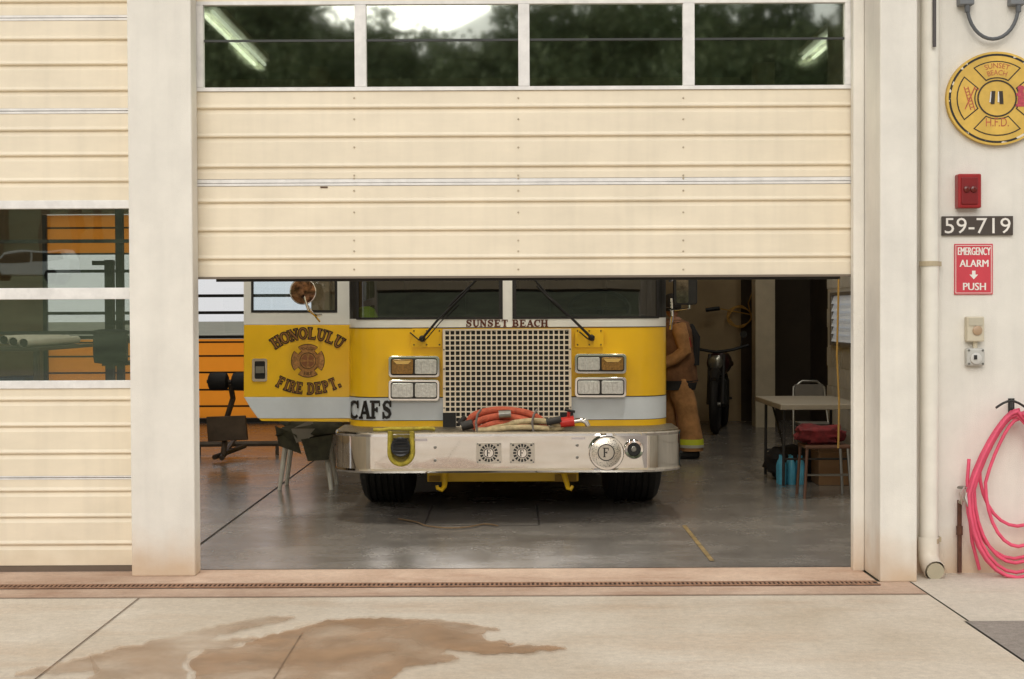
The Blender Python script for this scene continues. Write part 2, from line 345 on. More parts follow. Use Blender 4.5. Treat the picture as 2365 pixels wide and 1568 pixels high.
mb.box(-14,xe,y0,y0+.02,.005,.010,0); mb.box(-14,xe,y1-.02,y1,.005,.010,0)
tag(mb.build('trench_drain',[M('rusty_grate',(154,116,90),.8,nz=.3,ns=15),M('drain_dark',(46,32,25),.9)]),'long rusty slotted trench drain grate across the garage entrance','drain')

# ================================================================== BUILDING
st=thing('fire_station',(0,8.6,0),'cream stucco fire station with wide sectional garage doors and square pillars','building')
XL0,XL1=-2.272,-1.893
MB().box(XL0,XL1,YW,8.60,0,5.3).build('pillar',stucco,st,bevel=.008)
MB().box(-7.0,-6.6,YW,8.60,0,5.3).build('pillar',stucco,st,bevel=.008)
MB().box(2.115,2.328,YP,8.72,0,5.3).build('pillar',stucco,st,bevel=.008)
MB().box(2.048,2.113,8.53,8.60,0,5.3).build('door_jamb',stucco,st,bevel=.004)
MB().box(2.33,9,YW,8.75,0,5.3).build('front_wall',stucco,st)
MB().box(-8,2.11,8.50,8.8,3.75,5.3).build('lintel',stucco,st)
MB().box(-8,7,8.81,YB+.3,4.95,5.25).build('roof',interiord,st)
MB().box(-8.1,-7.9,8.8,YB,0,4.95).build('side_wall',interior,st)
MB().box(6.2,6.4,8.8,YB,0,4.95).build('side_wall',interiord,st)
BX0,BX1=-6.75,-2.75
ztop=PZ(492,YB)
MB().box(-8,BX0,YB,YB+.2,0,4.95).box(BX0,BX1,YB,YB+.2,ztop+.02,4.95).box(BX1,3.3,YB,YB+.2,0,4.95).build('back_wall',interior,st)
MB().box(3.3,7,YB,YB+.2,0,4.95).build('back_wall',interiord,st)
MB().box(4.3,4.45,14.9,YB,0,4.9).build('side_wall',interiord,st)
mb=MB()
zz=0
while zz<4.9:
    for k in range(16):
        yy=8.85+k*.4+(.2 if int(round(zz/.2))%2 else 0)
        if yy>14.7: continue
        mb.box(3.3,3.5,yy+.004,min(yy+.396,14.9),zz+.004,zz+.196)
    zz+=.2
mb.box(3.306,3.49,8.85,14.89,0,4.9)
mb.build('block_wall',blockwall,st)
wz0,wz1=PZ(800,14,1900),PZ(674,14,1900)
win=MB().box(3.262,3.298,13.60,13.66,wz0,wz1).box(3.262,3.298,14.54,14.6,wz0,wz1).box(3.262,3.298,13.66,14.54,wz0,wz0+.03).box(3.262,3.298,13.66,14.54,wz1-.03,wz1).build('window',M('frm',(120,114,106),.6),st); win['label']='light louvred window in the painted block wall'
for k in range(6):
    z_=wz0+.04+k*(wz1-wz0-.08)/6; MB().add([(3.264,13.66,z_),(3.264,14.54,z_),(3.292,14.54,z_+.08),(3.292,13.66,z_+.08)],[(0,1,2,3)]).build('louvre',M('louvre_glass',(232,238,244),.3,emit=.12) if k==0 else bpy.data.materials['louvre_glass'],win)  # faint glow put into the slat material, no lamp behind it
MB().box(PX(1745,19.3),PX(1790,19.3),19.3,19.6,0,4.95).build('interior_column',M('column_paint',(206,192,166),.8),st)
MB().box(-2.75,-2.5,19.5,19.8,0,4.95).build('interior_column',interior,st)
for yy in (11,14,17): MB().box(-7.9,6.2,yy,yy+.18,4.6,4.94).build('roof_beam',interiord,st)
def slats(mb,x0,x1,z0,z1,grooves,Y,mi=0):
    pr=[(0,z0)]
    for g in sorted(grooves):
        pr+=[(0,g-.03),(.004,g-.022),(.012,g-.006),(.013,g),(-.006,g+.005),(-.008,g+.012),(-.006,g+.019),(0,g+.028)]
    pr.append((0,z1)); n=len(pr)
    vs=[(x0,Y+a,b) for a,b in pr]+[(x1,Y+a,b) for a,b in pr]
    mb.add(vs,[(i,i+1,n+i+1,n+i) for i in range(n-1)],mi)
    mb.add([(x0,Y+.03,z0),(x1,Y+.03,z0),(x1,Y+.03,z1),(x0,Y+.03,z1),(x0,Y,z0),(x1,Y,z0),(x1,Y,z1),(x0,Y,z1)],[(0,1,2,3),(0,1,5,4),(3,2,6,7)],mi)
zl=lambda y,Y=YD:P(455,y,Y).z
X0,X1=-1.905,2.112
door=MB().box(X0,X1,YD-.012,YD+.05,zl(640)-.012,zl(640)).build('garage_door',M('door_seal',(120,108,94),.7),st); door['label']='half raised cream sectional garage door with a row of windows'
def gpanel(x0,x1,z0,z1,gs,par):
    mb=MB(); slats(mb,x0,x1,z0,z1,gs,YD); mb.build('slatted_panel',doorpaint,par)
gpanel(X0,X1,zl(640)+.001,zl(431),[zl(600),zl(535),zl(469)],door)
gpanel(X0,X1,zl(414),zl(212),[zl(388),zl(318),zl(252)],door)
gpanel(X0,X1,zl(3.5),3.9,[zl(-40)],door)
MB().box(X0,X1,YD-.004,YD+.03,zl(430),zl(424.5)).build('rail',whitepaint,door)
MB().box(X0,X1,YD-.001,YD+.03,zl(423),zl(415)).build('rail',whitepaint,door)
MB().box(X0,X1,YD-.012,YD+.04,zl(211.5),zl(203)).build('rail',whitepaint,door)
MB().box(X0,X1,YD-.008,YD+.04,zl(12),zl(4)).build('rail',whitepaint,door)
for a,b in ((453,470),(819,846),(1197,1223),(1577,1604),(1951,1972)):
    MB().box(PX(a,YD,100),PX(b,YD,100),YD-.01,YD+.035,zl(202.5),zl(12.5)).build('mullion',whitepaint,door,bevel=.003)
for a,b in ((470,819),(846,1197),(1223,1577),(1604,1951)):
    MB().box(PX(a,YD,100)+.002,PX(b,YD,100)-.002,YD+.012,YD+.016,zl(202),zl(13)).build('window_pane',pane,door)
    MB().box(PX(a,YD,100)+.002,PX(b,YD,100)-.002,YD+.002,YD+.010,zl(97),zl(92)).build('window_bar',M('bar_dark',(46,48,44),.5) if a==470 else bpy.data.materials['bar_dark'],door)
boltm=M('bolt_grey',(190,175,150),.5)
each('bolt',[Vector((P(x,y,YD).x,YD-.001,P(x,y,YD).z)) for x in (818,1197,1578) for y in (226,275,340,405,412,440,490,555,580,622)],[(0,.006),(.003,.006),(.005,.003)],boltm,door)
MB().box(P(740,430,YD).x,P(757,430,YD).x,YD-.006,YD-.0045,PZ(432,YD),PZ(429,YD)).build('chipped_spot',M('rust',(90,60,42),.9),door)
MB().box(P(495,640,YD).x,P(1945,640,YD).x,YD+.052,YD+.09,zl(645)-.014,zl(641)-.002).build('bottom_bar',darkgrey,door)
zf=lambda y:P(290,y,YD).z
LX0,LX1=-6.62,-2.26
ld=MB().box(LX0,LX1,YD-.002,YD+.05,.003,zf(1306)).build('garage_door',M('door_seal2',(105,90,75),.7),st); ld['label']='closed cream sectional garage door with two rows of windows'
for y0_,y1_,gs in ((1107,1305,[1135,1195,1258]),(897,1098,[925,985,1048]),(262,462,[302,360,420]),(47,249,[92,150,210]),(-180,34,[-130,-60,5])):
    gpanel(LX0,LX1,zf(y1_),zf(y0_),[zf(g) for g in gs],ld)
for a,b in ((1098,1107),(249,262),(34,47)):
    h=(b-a)/2
    MB().box(LX0,LX1,YD-.004,YD+.03,zf(b)+.001,zf(b-h+1)).build('rail',whitepaint,ld); MB().box(LX0,LX1,YD-.001,YD+.03,zf(a+h-1),zf(a)-.001).build('rail',whitepaint,ld)
for a,b in ((462,482),(664,691),(878,897)):
    MB().box(LX0,LX1,YD-.012,YD+.035,zf(b)+.001,zf(a)-.001).build('rail',whitepaint,ld,bevel=.003)
for a,b in ((482,664),(691,878)):
    for x in (-6.6,-5.5,-4.42,-3.33):
        MB().box(x+.02,x+1.06,YD+.012,YD+.016,zf(b),zf(a)).build('window_pane',panel_,ld)
    for x in (-5.52,-4.43,-3.34): MB().box(x,x+.035,YD-.01,YD+.03,zf(b),zf(a)).build('mullion',whitepaint,ld)
for y in (555,768): MB().box(LX0,LX1,YD+.06,YD+.09,zf(y+4),zf(y-4)).build('strut',darkgrey,ld)
bz=lambda y:PZ(y,YB,500)
bd=MB().box(BX0,BX1,YB+.02,YB+.08,0.006,bz(966)).build('garage_door',darkgrey,st); bd['label']='far garage door glowing orange with bright windows at the back of the bay'
MB().box(BX0,BX1,YB+.03,YB+.045,bz(965.5),bz(783)).build('slatted_panel',orange,bd)
MB().box(BX0,BX1,YB+.03,YB+.045,bz(585),ztop).build('slatted_panel',orange,bd)
for y,h in ((822,2),(860,2),(900,2),(938,2),(790,2),(585,2),(525,2),(555,2),(683,3.5),(722,3.5),(625,3.5),(778,3.5)): MB().box(BX0,BX1,YB-.01,YB+.028,bz(y+h),bz(y-h)).build('strut',black,bd)
for x in (BX0,BX0+1.9,BX1-.06): MB().box(x,x+.06,YB-.02,YB+.029,0.006,ztop).build('stile',black,bd)
MB().box(BX0,BX1,YB+.035,YB+.04,bz(776),bz(590)).build('window_pane',backpane,bd)
tube_m=M('lit_tube',(240,245,235),.5,emit=2.5)
def area(t,x,y,z,lx,ly,w):
    l=bpy.data.lights.new('fluorescent','AREA'); l.shape='RECTANGLE'; l.size=lx; l.size_y=ly; l.energy=w; l.color=(1,.95,.84)
    o=bpy.data.objects.new('fluorescent',l); COL.objects.link(o); o.location=Vector((x,y,z))-Vector(t.location); o.parent=t
def fixture(x,y0,y1,z,lab,grp,w):
    t=thing('ceiling_light',(x,y0,z),lab,'ceiling light',grp)
    MB().box(x-.12,x+.12,y0,y1,z+.04,z+.1).build('housing',whitepaint,t)
    for s in(-.06,.06): MB().tube([(x+s,y0+.03,z),(x+s,y1-.03,z)],.02,8).build('tube',tube_m,t)
    MB().box(x-.01,x+.01,(y0+y1)/2,(y0+y1)/2+.02,z+.1,4.94).build('hanger',steel,t)
    area(t,x,(y0+y1)/2,z-.03,.12,y1-y0,w)
for pts,lab in ((((475,25),(605,150)),'long fluorescent ceiling light seen through the leftmost door window'),(((1935,75),(1865,135)),'short fluorescent ceiling light seen through the rightmost door window')):
    (xa_,ya_),(xb_,yb_)=pts; h=3.0
    A=CAM+ray(xa_,ya_)*(h/ray(xa_,ya_).z); B=CAM+ray(xb_,yb_)*(h/ray(xb_,yb_).z)
    fixture(A.x,A.y,B.y,A.z,lab,None,34 if A.x<0 else 22)
for x,y0_,pw_ in ((-5.5,10.8,60),(1.2,9.15,60),(-1.3,9.15,60),(2.7,11.6,28)):  # extra out-of-view fixtures added to brighten the engine front and bay interior
    fixture(x,y0_,y0_+1.3,4.55,'added unseen ceiling light brightening the engine front and garage bays','added fill lights over the bays',pw_)

# ================================================================== WALL THINGS
pipem=M('pipe_cream',(238,233,220),.5,nz=.05,dirt=((190,160,122),0,.3,.5),streak=.08)
Yp=YW-.075; xc=PX(2146,Yp); rr=.052
dp=thing('downpipe',(xc,Yp,0),'thick cream painted downpipe beside the end pillar with an open elbow at its foot','pipe')
zb=PZ(1262,Yp,2146)
MB().tube([(xc+.008,Yp,5.2),(xc,Yp,zb)],rr,20).build('pipe',pipem,dp,smooth=True)
MB().tube([(xc-.004,Yp,zb+.06),(xc-.004,Yp,zb-.02),(xc-.004,Yp-.01,zb-.07),(xc-.0,Yp-.05,zb-.11),(xc+.004,Yp-.1,zb-.125)],rr+.008,20,caps=False).build('elbow',pipem,dp,smooth=True)
MB().tube([(xc+.004,Yp-.104,zb-.126),(xc+.004,Yp-.12,zb-.128)],[rr+.012,rr+.01],20,caps=False).tube([(xc+.004,Yp-.119,zb-.128),(xc+.004,Yp-.06,zb-.118)],rr-.002,20,caps=True,mi=1).build('elbow_rim',[pipem,M('pipe_inside',(180,170,145),.8)],dp)
for y in (609,1248):
    z=PZ(y,Yp,2146); MB().tube([(xc,Yp,z-.014),(xc,Yp,z+.014)],rr+.006,20).box(xc-.02,xc+rr+.03,Yp+.03,YW-.002,z-.014,z+.014).build('pipe_strap',M('strap_tan',(190,175,145),.5),dp)
Yc=YW-.15; x=PX(2158,Yc,50); tag(MB().tube([(x,Yc,5.2),(x,Yc,PZ(108,Yc,2158))],.011,8).build('conduit_stub',M('conduit_dark',(80,75,75),.6)),'thin dark conduit ending in front of the top of the cream downpipe','conduit')
gcab=M('cable_grey',(92,94,96),.55); t=thing('cable_loop',P(2290,10,YW-.03),'thick grey cable hanging in a loop between two wall fittings above the round sign','cable')
MB().tube([P(2234+(2352-2234)*(.5-.5*math.cos(PI*i/16)),12+78*math.sin(PI*i/16),YW-.05) for i in range(17)],.011,8).build('cable',gcab,t,smooth=True)
jb=M('box_grey',(120,122,124),.5)
for x in (2234,2352): MB().pbox(x-17,x+17,-60,10,YW-.07,.069).build('junction_box',jb,t,bevel=.006); MB().tube([P(x,8,YW-.05),P(x,28,YW-.05)],.016,10).build('cable_gland',gcab,t)
cx,cy,rx,ry=2303,227,117,108
signy=M('sign_yellow',(222,182,82),.55,nz=.14,ns=8); signb=M('sign_black',(52,42,28),.55,nz=.2); signr=M('sign_red',(190,96,66),.55,nz=.25,ns=40)
t=thing('round_sign',P(cx,cy,YW-.03),'round yellow fire station sign with black cross outline and number eleven','sign')
Ys=YW-.035
sg=lambda polys,m,k,name,step=0.00002: MB().flat(polys,Ys-.0012*k,0,step).build(name,m,t)
MB().pprism(ell(cx,cy,rx,ry,64),Ys,.032).build('disc',signy,t)
rimm=M('worn_rim',(34,30,24),.5,nz=.2)
N=rimm.node_tree.nodes;L=rimm.node_tree.links
tn=N.new('ShaderNodeTexNoise');tn.inputs['Scale'].default_value=16;tn.inputs['Detail'].default_value=5;gg=N.new('ShaderNodeNewGeometry');L.new(gg.outputs['Position'],tn.inputs[0])
crr=N.new('ShaderNodeValToRGB');crr.color_ramp.interpolation='CONSTANT';crr.color_ramp.elements[0].color=lin((34,30,24));crr.color_ramp.elements[1].position=.6;crr.color_ramp.elements[1].color=lin((225,215,195));L.new(tn.outputs[0],crr.inputs[0]);L.new(crr.outputs[0],N['Principled BSDF'].inputs['Base Color'])
sg(ring(cx,cy,rx*.955,ry*.955,.955,64),rimm,1,'rim_band',0)
K=ry/rx
for mid_ in (270,90,180,0):
    sg([lobe(cx,cy,50,94,mid_,31,36,K)],signb,1.2,'cross_outline'); sg([lobe(cx,cy,53,91,mid_,28.5,34,K)],signy,2.2,'cross_arm')
sg(ring(cx,cy,46,43,.92,40),signb,2.4,'centre_ring',0)
def sb(txt,fn,m,name):
    mb=MB(); bftext(mb,txt,0,0,0,0,Ys-.004,0,fn); mb.build(name,m,t)
sb('SUNSET',arc_fn(cx,cy,70,44,12),signr,'lettering'); sb('BEACH',arc_fn(cx,cy,54,44,12),signr,'lettering')
sb('H.F.D.',rect_fn(2277,2330,272,292),signr,'lettering')
lad=[]
for o_ in (-4.5,4.5): lad+=strip([(2231+o_,200),(2247+o_,254)],2.2)
for k in range(7):
    f_=k/6; lad+=strip([(2229+14*f_,206+42*f_),(2236+14*f_,204+42*f_)],2)
lad+=strip([(2252,200),(2229,252)],2.6)+strip(arc(2256,202,5,5,180,20,6),2.4)
MB().flat(lad,Ys-.004,0,.00002).build('ladder_emblem',signr,t)
for p_ in ([(2290,210),(2299,210),(2297,240),(2288,240)],[(2307,210),(2316,210),(2318,240),(2309,240)]): MB().flat([p_],Ys-.004).build('numeral',signb,t)
for p_ in ([(2288,212),(2291,211),(2288,236),(2285,236)],[(2305,212),(2308,211),(2308,236),(2304,236)]): MB().flat([p_],Ys-.0038).build('numeral_shade',whitepaint,t)
MB().flat([[(2352,205),(2364,205),(2366,240),(2350,240)],ell(2358,203,8,6,12),[(2347,215),(2369,215),(2369,221),(2347,221)],[(2346,240),(2370,240),(2370,246),(2346,246)]],Ys-.004,0,.0002).build('hydrant_emblem',M('hydrant_pink',(192,74,88),.55,nz=.3,ns=50),t)
t=thing('alarm_beacon',P(2239,480,YW-.05),'red rectangular alarm beacon above the dark number plate','alarm')
MB().pbox(2213,2267,401,480,YW-.07,.069).build('housing',red,t,bevel=.008)
MB().pbox(2221,2259,409,472,YW-.078,.01).build('front_plate',M('red_dark',(128,24,27),.35,nz=.15),t,bevel=.006)
each('lens',[P(2233,437,YW-.079),P(2249,437,YW-.079)],[(0,.02),(.008,.018),(.012,.008)],M('lens_dark',(104,34,28),.2),t,16)
t=thing('number_plate',P(2258,543,YW-.02),'dark address plate reading 59-719 above the red alarm sign','sign')
MB().pbox(2176,2340,499,543,YW-.02,.019).build('plate',M('plate_brown',(72,62,54),.5),t,bevel=.002)
mb=MB(); bftext(mb,'59-719',2182,2334,503,539,YW-.0215); mb.build('lettering',M('letter_white',(238,232,222),.5),t)
t=thing('alarm_sign',P(2249,680,YW-.01),'red and white emergency alarm push sign with down arrow','sign')
lw=M('letter_white2',(240,235,225),.5); redsign=M('sign_red2',(208,66,78),.45,nz=.08)
MB().pbox(2204.5,2293,563,680,YW-.01,.009).build('plate',[redsign],t,bevel=.001)
for s,a,b,u,v in (('EMERGENCY',2212,2287,571,589),('ALARM',2216,2282,600,616),('PUSH',2224,2276,653,670)):
    mb=MB(); bftext(mb,s,a,b,u,v,YW-.0115); bftext(mb,s,a+1.3,b+1.3,u,v,YW-.0118); mb.build('lettering',lw,t)
MB().flat([[(2245,625),(2253,625),(2253,634),(2259,634),(2249,645),(2239,634),(2245,634)]],YW-.0115).build('arrow',lw,t)
MB().flat([[(2207,566),(2290,566),(2290,567.2),(2207,567.2)],[(2207,676),(2290,676),(2290,677.2),(2207,677.2)],[(2207,567.2),(2208.2,567.2),(2208.2,676),(2207,676)],[(2288.8,567.2),(2290,567.2),(2290,676),(2288.8,676)]],YW-.0113).build('border',lw,t)
boxm=M('box_beige',(206,196,172),.45); t=thing('push_button_box',P(2254,790,YW-.03),'small beige box with round push button below the red alarm sign','button box')
MB().pbox(2234,2274,731,789,YW-.06,.059).build('housing',boxm,t,bevel=.008)
MB().pbox(2238,2270,734,752,YW-.066,.006).build('face_plate',M('face',(190,182,160),.5),t)
MB().lathe(P(2257,763,YW-.061),(0,-1,0),[(0,.028),(.008,.028),(.012,.022)],20).build('button',M('button_tan',(178,150,120),.4),t,smooth=True)
MB().tube([P(2252,788,YW-.02),P(2252,804,YW-.02)],.014,10).build('conduit',boxm,t)
t=thing('outlet_box',P(2254,845,YW-.03),'square grey weatherproof switch box below the push button box','switch box')
boxg=M('box_greyw',(192,190,182),.45)
MB().pbox(2233,2275,804,845,YW-.05,.049).build('housing',boxg,t,bevel=.012)
MB().lathe(P(2254,828,YW-.051),(0,-1,0),[(0,.035),(.01,.033),(.014,.02)],20).build('cover',M('cov',(205,202,195),.4),t,smooth=True)
MB().pbox(2250,2257,820,830,YW-.072,.01).build('toggle',darkgrey,t)
each('screw',[P(a,b,YW-.051) for a,b in((2238,809),(2270,809),(2238,840),(2270,840))],[(0,.007),(.004,.006)],steel,t)
hosem=M('hose_pink',(232,88,118),.5,nz=.12,ns=10)
t=thing('garden_hose',P(2345,1335,YW-.1),'long coral pink hose coiled in loops on a wall hook at the right edge','hose')
def hose_loops():
    pts=[]
    specs=[(2342,955,2238,1290),(2350,950,2262,1215),(2345,962,2250,1300),(2352,945,2233,1336),(2352,968,2276,1262),(2347,957,2244,1322),(2350,950,2238,1334)]
    n=28
    for k,(cxx,top,left,bot) in enumerate(specs):
        hw_=(cxx-left)
        for i in range(n):
            a=2*PI*i/n
            x=cxx-hw_*math.sin(a); s=math.cos(a)
            y=(top+bot)/2-(bot-top)/2*s
            x=cxx+(x-cxx)*(.55+.45*min(1,(y-top)/(bot-top)*2.0)) if y<(top+bot)/2 else x
            pts.append(P(x,y,YW-.05-.02*k-.012*i/n))
    return pts
MB().tube(hose_loops(),.0105,8).build('hose',hosem,t,smooth=True,ang=80)
MB().tube([P(2262,1315,YW-.06),P(2245,1250,YW-.09),P(2238,1180,YW-.1),P(2234,1110,YW-.1),P(2238,1060,YW-.08)],.0105,8).build('hose_end',hosem,t,smooth=True,ang=80)
MB().tube([P(2236,1125,YW-.1),P(2232,1150,YW-.12),P(2240,1168,YW-.13)],[.012,.014,.018],10).tube([P(2228,1125,YW-.12),P(2218,1140,YW-.14),P(2222,1165,YW-.14)],.006,8).build('nozzle',brushed,t,smooth=True)
t=thing('wall_hook',P(2336,945,YW-.02),'dark metal bracket holding the top of the pink hose','hook')
MB().tube([P(2336,925,YW-.003),P(2336,932,YW-.2),P(2336,945,YW-.23)],.009,8).pbox(2329,2343,920,960,YW-.008,.007).build('bracket',darkgrey,t)
MB().tube([P(2300+70*i/8,942-16*math.sin(PI*i/8),YW-.17) for i in range(9)],.007,8).build('cradle',darkgrey,t)
t=thing('spigot',P(2214,1320,YW-.04),'rusty standpipe with tap rising from the ground behind the pink hose','tap')
rust=M('rust_pipe',(92,60,44),.85,nz=.3,ns=20)
MB().tube([P(2216,1322,YW-.05),P(2216,1155,YW-.05)],.014,10).tube([P(2216,1235,YW-.05),P(2216,1215,YW-.05)],.02,10).build('pipe',rust,t,smooth=True)
MB().tube([P(2216,1160,YW-.05),P(2228,1152,YW-.09),P(2240,1160,YW-.12)],.014,10).build('tap_body',brushed,t,smooth=True)
MB().lathe(P(2222,1128,YW-.07),(0,0,1),[(0,.028),(.008,.03),(.014,.02)],14).build('handle',steel,t)

# ================================================================== FIRE ENGINE
TX=-.033
fe=thing('fire_engine',(TX,10.46,0),'yellow and white fire engine parked in the garage with its left door open','fire engine')
YF=10.95
zt=lambda y:PZ(y,YF,1172)
def plan(half,r,yf,yb,bow=.035,na=8):
    pts=[(-half,yb),(-half,yf+r+bow)]; q=bow*((half-r)/half)**2
    for i in range(1,na+1):
        a=PI/2*i/na; pts.append((-half+r-r*math.cos(a),yf+q+r-r*math.sin(a)+(bow-q)*(1-i/na)))
    m=8
    for i in range(1,m):
        x=-(half-r)+(half-r)*i/m; pts.append((x,yf+bow*(x/half)**2))
    pts.append((-.037,yf))
    return [(x+TX,y) for x,y in pts+[(-x,y) for x,y in reversed(pts)]]
def shell(mb,pl,z0,z1,mi=0,i0=0,i1=None):
    i1=len(pl)-1 if i1 is None else i1; n=i1-i0+1
    vs=[(x,y,z0) for x,y in pl[i0:i1+1]]+[(x,y,z1) for x,y in pl[i0:i1+1]]
    mb.add(vs,[(i,i+1,n+i+1,n+i) for i in range(n-1)],mi)
HB=1.25; pl=plan(HB,.26,YF,13.6); NP=len(pl); mid=NP//2-1
z_b,z_w0,z_w1,z_y1,z_gl=zt(988),zt(970),zt(917),zt(756),zt(735)
mb=MB(); shell(mb,pl,z_b,z_w0,0); shell(mb,pl,z_w0,z_w1,1); shell(mb,pl,z_w1,z_y1,0); shell(mb,pl,z_y1,z_gl,2)
shell(mb,pl,2.4,2.85,2)
n=len(pl); mb.add([(x,y,2.85) for x,y in pl],[tuple(range(n))],2); mb.add([(x,y,z_gl-.002) for x,y in pl],[tuple(range(n))],3)
mb.add([(pl[0][0],13.6,z_b),(pl[-1][0],13.6,z_b),(pl[-1][0],13.6,2.85),(pl[0][0],13.6,2.85)],[(0,1,2,3)],3)
mb.build('cab_body',[yellow,bandwhite,truckwhite,black],fe,smooth=True,ang=40)
pl2=plan(HB+.003,.26,YF-.003,13.6)
pin=M('pin',(50,42,30),.4)
for a,b in ((z_y1-.005,z_y1+.002),(z_w1-.003,z_w1+.004),(z_w0-.003,z_w0+.001)):
    mb=MB(); shell(mb,pl2,a,b); mb.build('pinstripe',pin,fe,smooth=True)
za,zb_=z_gl,2.4
iL=5
def wind(i0,i1):
    mb=MB(); shell(mb,pl,za,zb_,0,i0,i1); mb.build('windshield',cabglass,fe,smooth=True)
    mb=MB(); shell(mb,pl2,za-.006,za+.012,0,i0,i1)
    for i in (i0,i1):
        x,y=pl2[i]; s=1 if i==i0 else -1
        x2,y2=pl2[i+s]; ll=math.hypot(x2-x,y2-y); ux,uy=(x2-x)/ll,(y2-y)/ll; f_=min(ll,.03)
        mb.add([(x,y,za),(x+ux*f_,y+uy*f_,za),(x+ux*f_,y+uy*f_,zb_),(x,y,zb_)],[(0,1,2,3)])
        R_=.07
        pts=[(0,0)]+[(R_-R_*math.sin(a),R_-R_*math.cos(a)) for a in [PI/2*k/6 for k in range(7)]]
        mb.add([(x+ux*a_,y+uy*a_-.001,za+b_) for a_,b_ in pts],[tuple(range(len(pts)))])
    mb.build('gasket',rubber,fe)
wind(iL,mid); wind(mid+1,NP-1-iL)
mb=MB(); shell(mb,pl,za,zb_,0,mid,mid+1); mb.build('centre_post',truckwhite,fe)
for a,b in ((1,iL),(NP-1-iL,NP-2)):
    mb=MB(); shell(mb,pl,za,zb_,0,a,b); mb.build('corner_post',black,fe)
for a,b in ((0,1),(NP-2,NP-1)):
    mb=MB(); shell(mb,pl,za,zb_,0,a,b); mb.build('side_window',cabglass,fe)
seatm=M('seat_dark',(72,62,50),.8,nz=.2)
for s in (-.62,.58):
    MB().box(TX+s-.28,TX+s+.28,12.31,12.45,1.3,2.15).box(TX+s-.28,TX+s+.28,11.75,12.3,1.25,1.42).build('seat',seatm,fe,bevel=.05)
MB().box(TX-1.1,TX+1.1,11.25,11.45,1.45,z_gl+.03).box(TX-.35,TX+.35,11.6,12.6,1.3,1.75).build('dashboard',darkgrey,fe,bevel=.03)
c=P(1385,712,11.5); ax=Vector((0,-.6,.8)); u=Vector((1,0,0)); w=ax.cross(u)
MB().tube([c+(u*math.cos(2*PI*i/24)+w*math.sin(2*PI*i/24))*.24 for i in range(24)],.016,8,closed=True).tube([c-u*.23,c,c+u*.23],.012,6).tube([c,c-ax*.3],.03,8).build('steering_wheel',black,fe,smooth=True)
mb=MB().box(TX-1.2,TX+1.2,12.9,12.94,1.5,1.62).box(TX-1.2,TX+1.2,12.9,12.94,2.1,2.8)
for x in(-1.2,-.5,.1,.75): mb.box(TX+x,TX+x+.45,12.9,12.94,1.62,2.1)
mb.build('cab_partition',M('cab_grey',(84,78,62),.8),fe)
p=P(845,728,11.25); MB().lathe(p,(0,0,1),[(-.02,.10),(.0,.09),(.05,.07),(.07,.03)],16).build('lime_bundle',M('lime',(150,185,40),.6),fe,smooth=True)
g0,g1,gt,gb=1027,1315,762,986
Yg=YF-.045
MB().pbox(g0,g1,gt,gb,Yg+.02,.02).build('grille_backing',black,fe)
mb=MB(); xa_,xb_=PX(g0,Yg),PX(g1,Yg); zt_,zb2=PZ(gt,Yg),PZ(gb,Yg); nc,nr=24,19
for i in range(nc+1):
    x=xa_+(xb_-xa_)*i/nc; mb.box(x-.0054,x+.0054,Yg,Yg+.012,zb2,zt_)
for j in range(nr+1):
    z=zb2+(zt_-zb2)*j/nr; mb.box(xa_,xb_,Yg+.001,Yg+.013,z-.0054,z+.0054)
mb.build('grille',grillem,fe)
MB().box(xa_-.014,xa_,Yg-.004,Yg+.04,zb2,zt_+.008).box(xb_,xb_+.014,Yg-.004,Yg+.04,zb2,zt_+.008).box(xa_,xb_,Yg-.004,Yg+.04,zt_,zt_+.008).build('grille_frame',grillem,fe)
each('grille_bolt',[(xa_+.02+(xb_-xa_-.04)*i/5,Yg-.002,zt_-.01) for i in range(6)]+[(x,Yg-.006,zt_-(zt_-zb2)*j/5) for j in range(1,5) for x in (xa_-.006,xb_+.006)],[(0,.007),(.004,.005)],steel,fe)
Yh=YF-.05
def rrect(a,b,t,u,r,n=5):
    o=[]
    for cx_,cy_,a0 in ((b-r,t+r,-90),(b-r,u-r,0),(a+r,u-r,90),(a+r,t+r,180)):
        o+=[(cx_+r*math.cos(rad(a0+90*i/n)),cy_+r*math.sin(rad(a0+90*i/n))) for i in range(n+1)]
    return o
ribc,glinta=M('rib_clear',(186,184,178),.3),M('glint_amber',(228,190,110),.3)
def headlight(a,b,t,u,kinds):
    h=MB().pprism(rrect(a,b,t,u,8),Yh,.09).build('headlight',chrome,fe,bevel=.004)
    MB().pprism(rrect(a+5,b-5,t+5,u-5,6),Yh-.002,.004).build('bezel_inset',darkgrey,h)
    m=(a+b)/2
    for k,(l,r_) in enumerate(((a+7,m-2),(m+2,b-7))):
        MB().pprism(rrect(l,r_,t+8,u-8,4),Yh-.012,.012).build('lens',lensclear if kinds[k]=='c' else lensamber,h,bevel=.004)
        mb=MB()
        if kinds[k]=='c':
            for i in range(5):
                x=l+(r_-l)*(i+.5)/5; mb.pbox(x-.5,x+.5,t+11,u-11,Yh-.0145,.002)
            mb.build('lens_ribs',ribc,h)
        else:
            mb.flat([[(l+4,t+11),(r_-4,t+11),(r_-12,t+19),(l+12,t+19)]],Yh-.0135); mb.build('painted_glint',glinta,h)  # glint painted on the amber lens as a paler quad
headlight(897,1015,822,872,'ac'); headlight(897,1015,877,926,'cc')
headlight(1328,1447,817,863,'ca'); headlight(1328,1447,871,918,'cc')
boltd=M('bolt_dark',(120,90,20),.5)
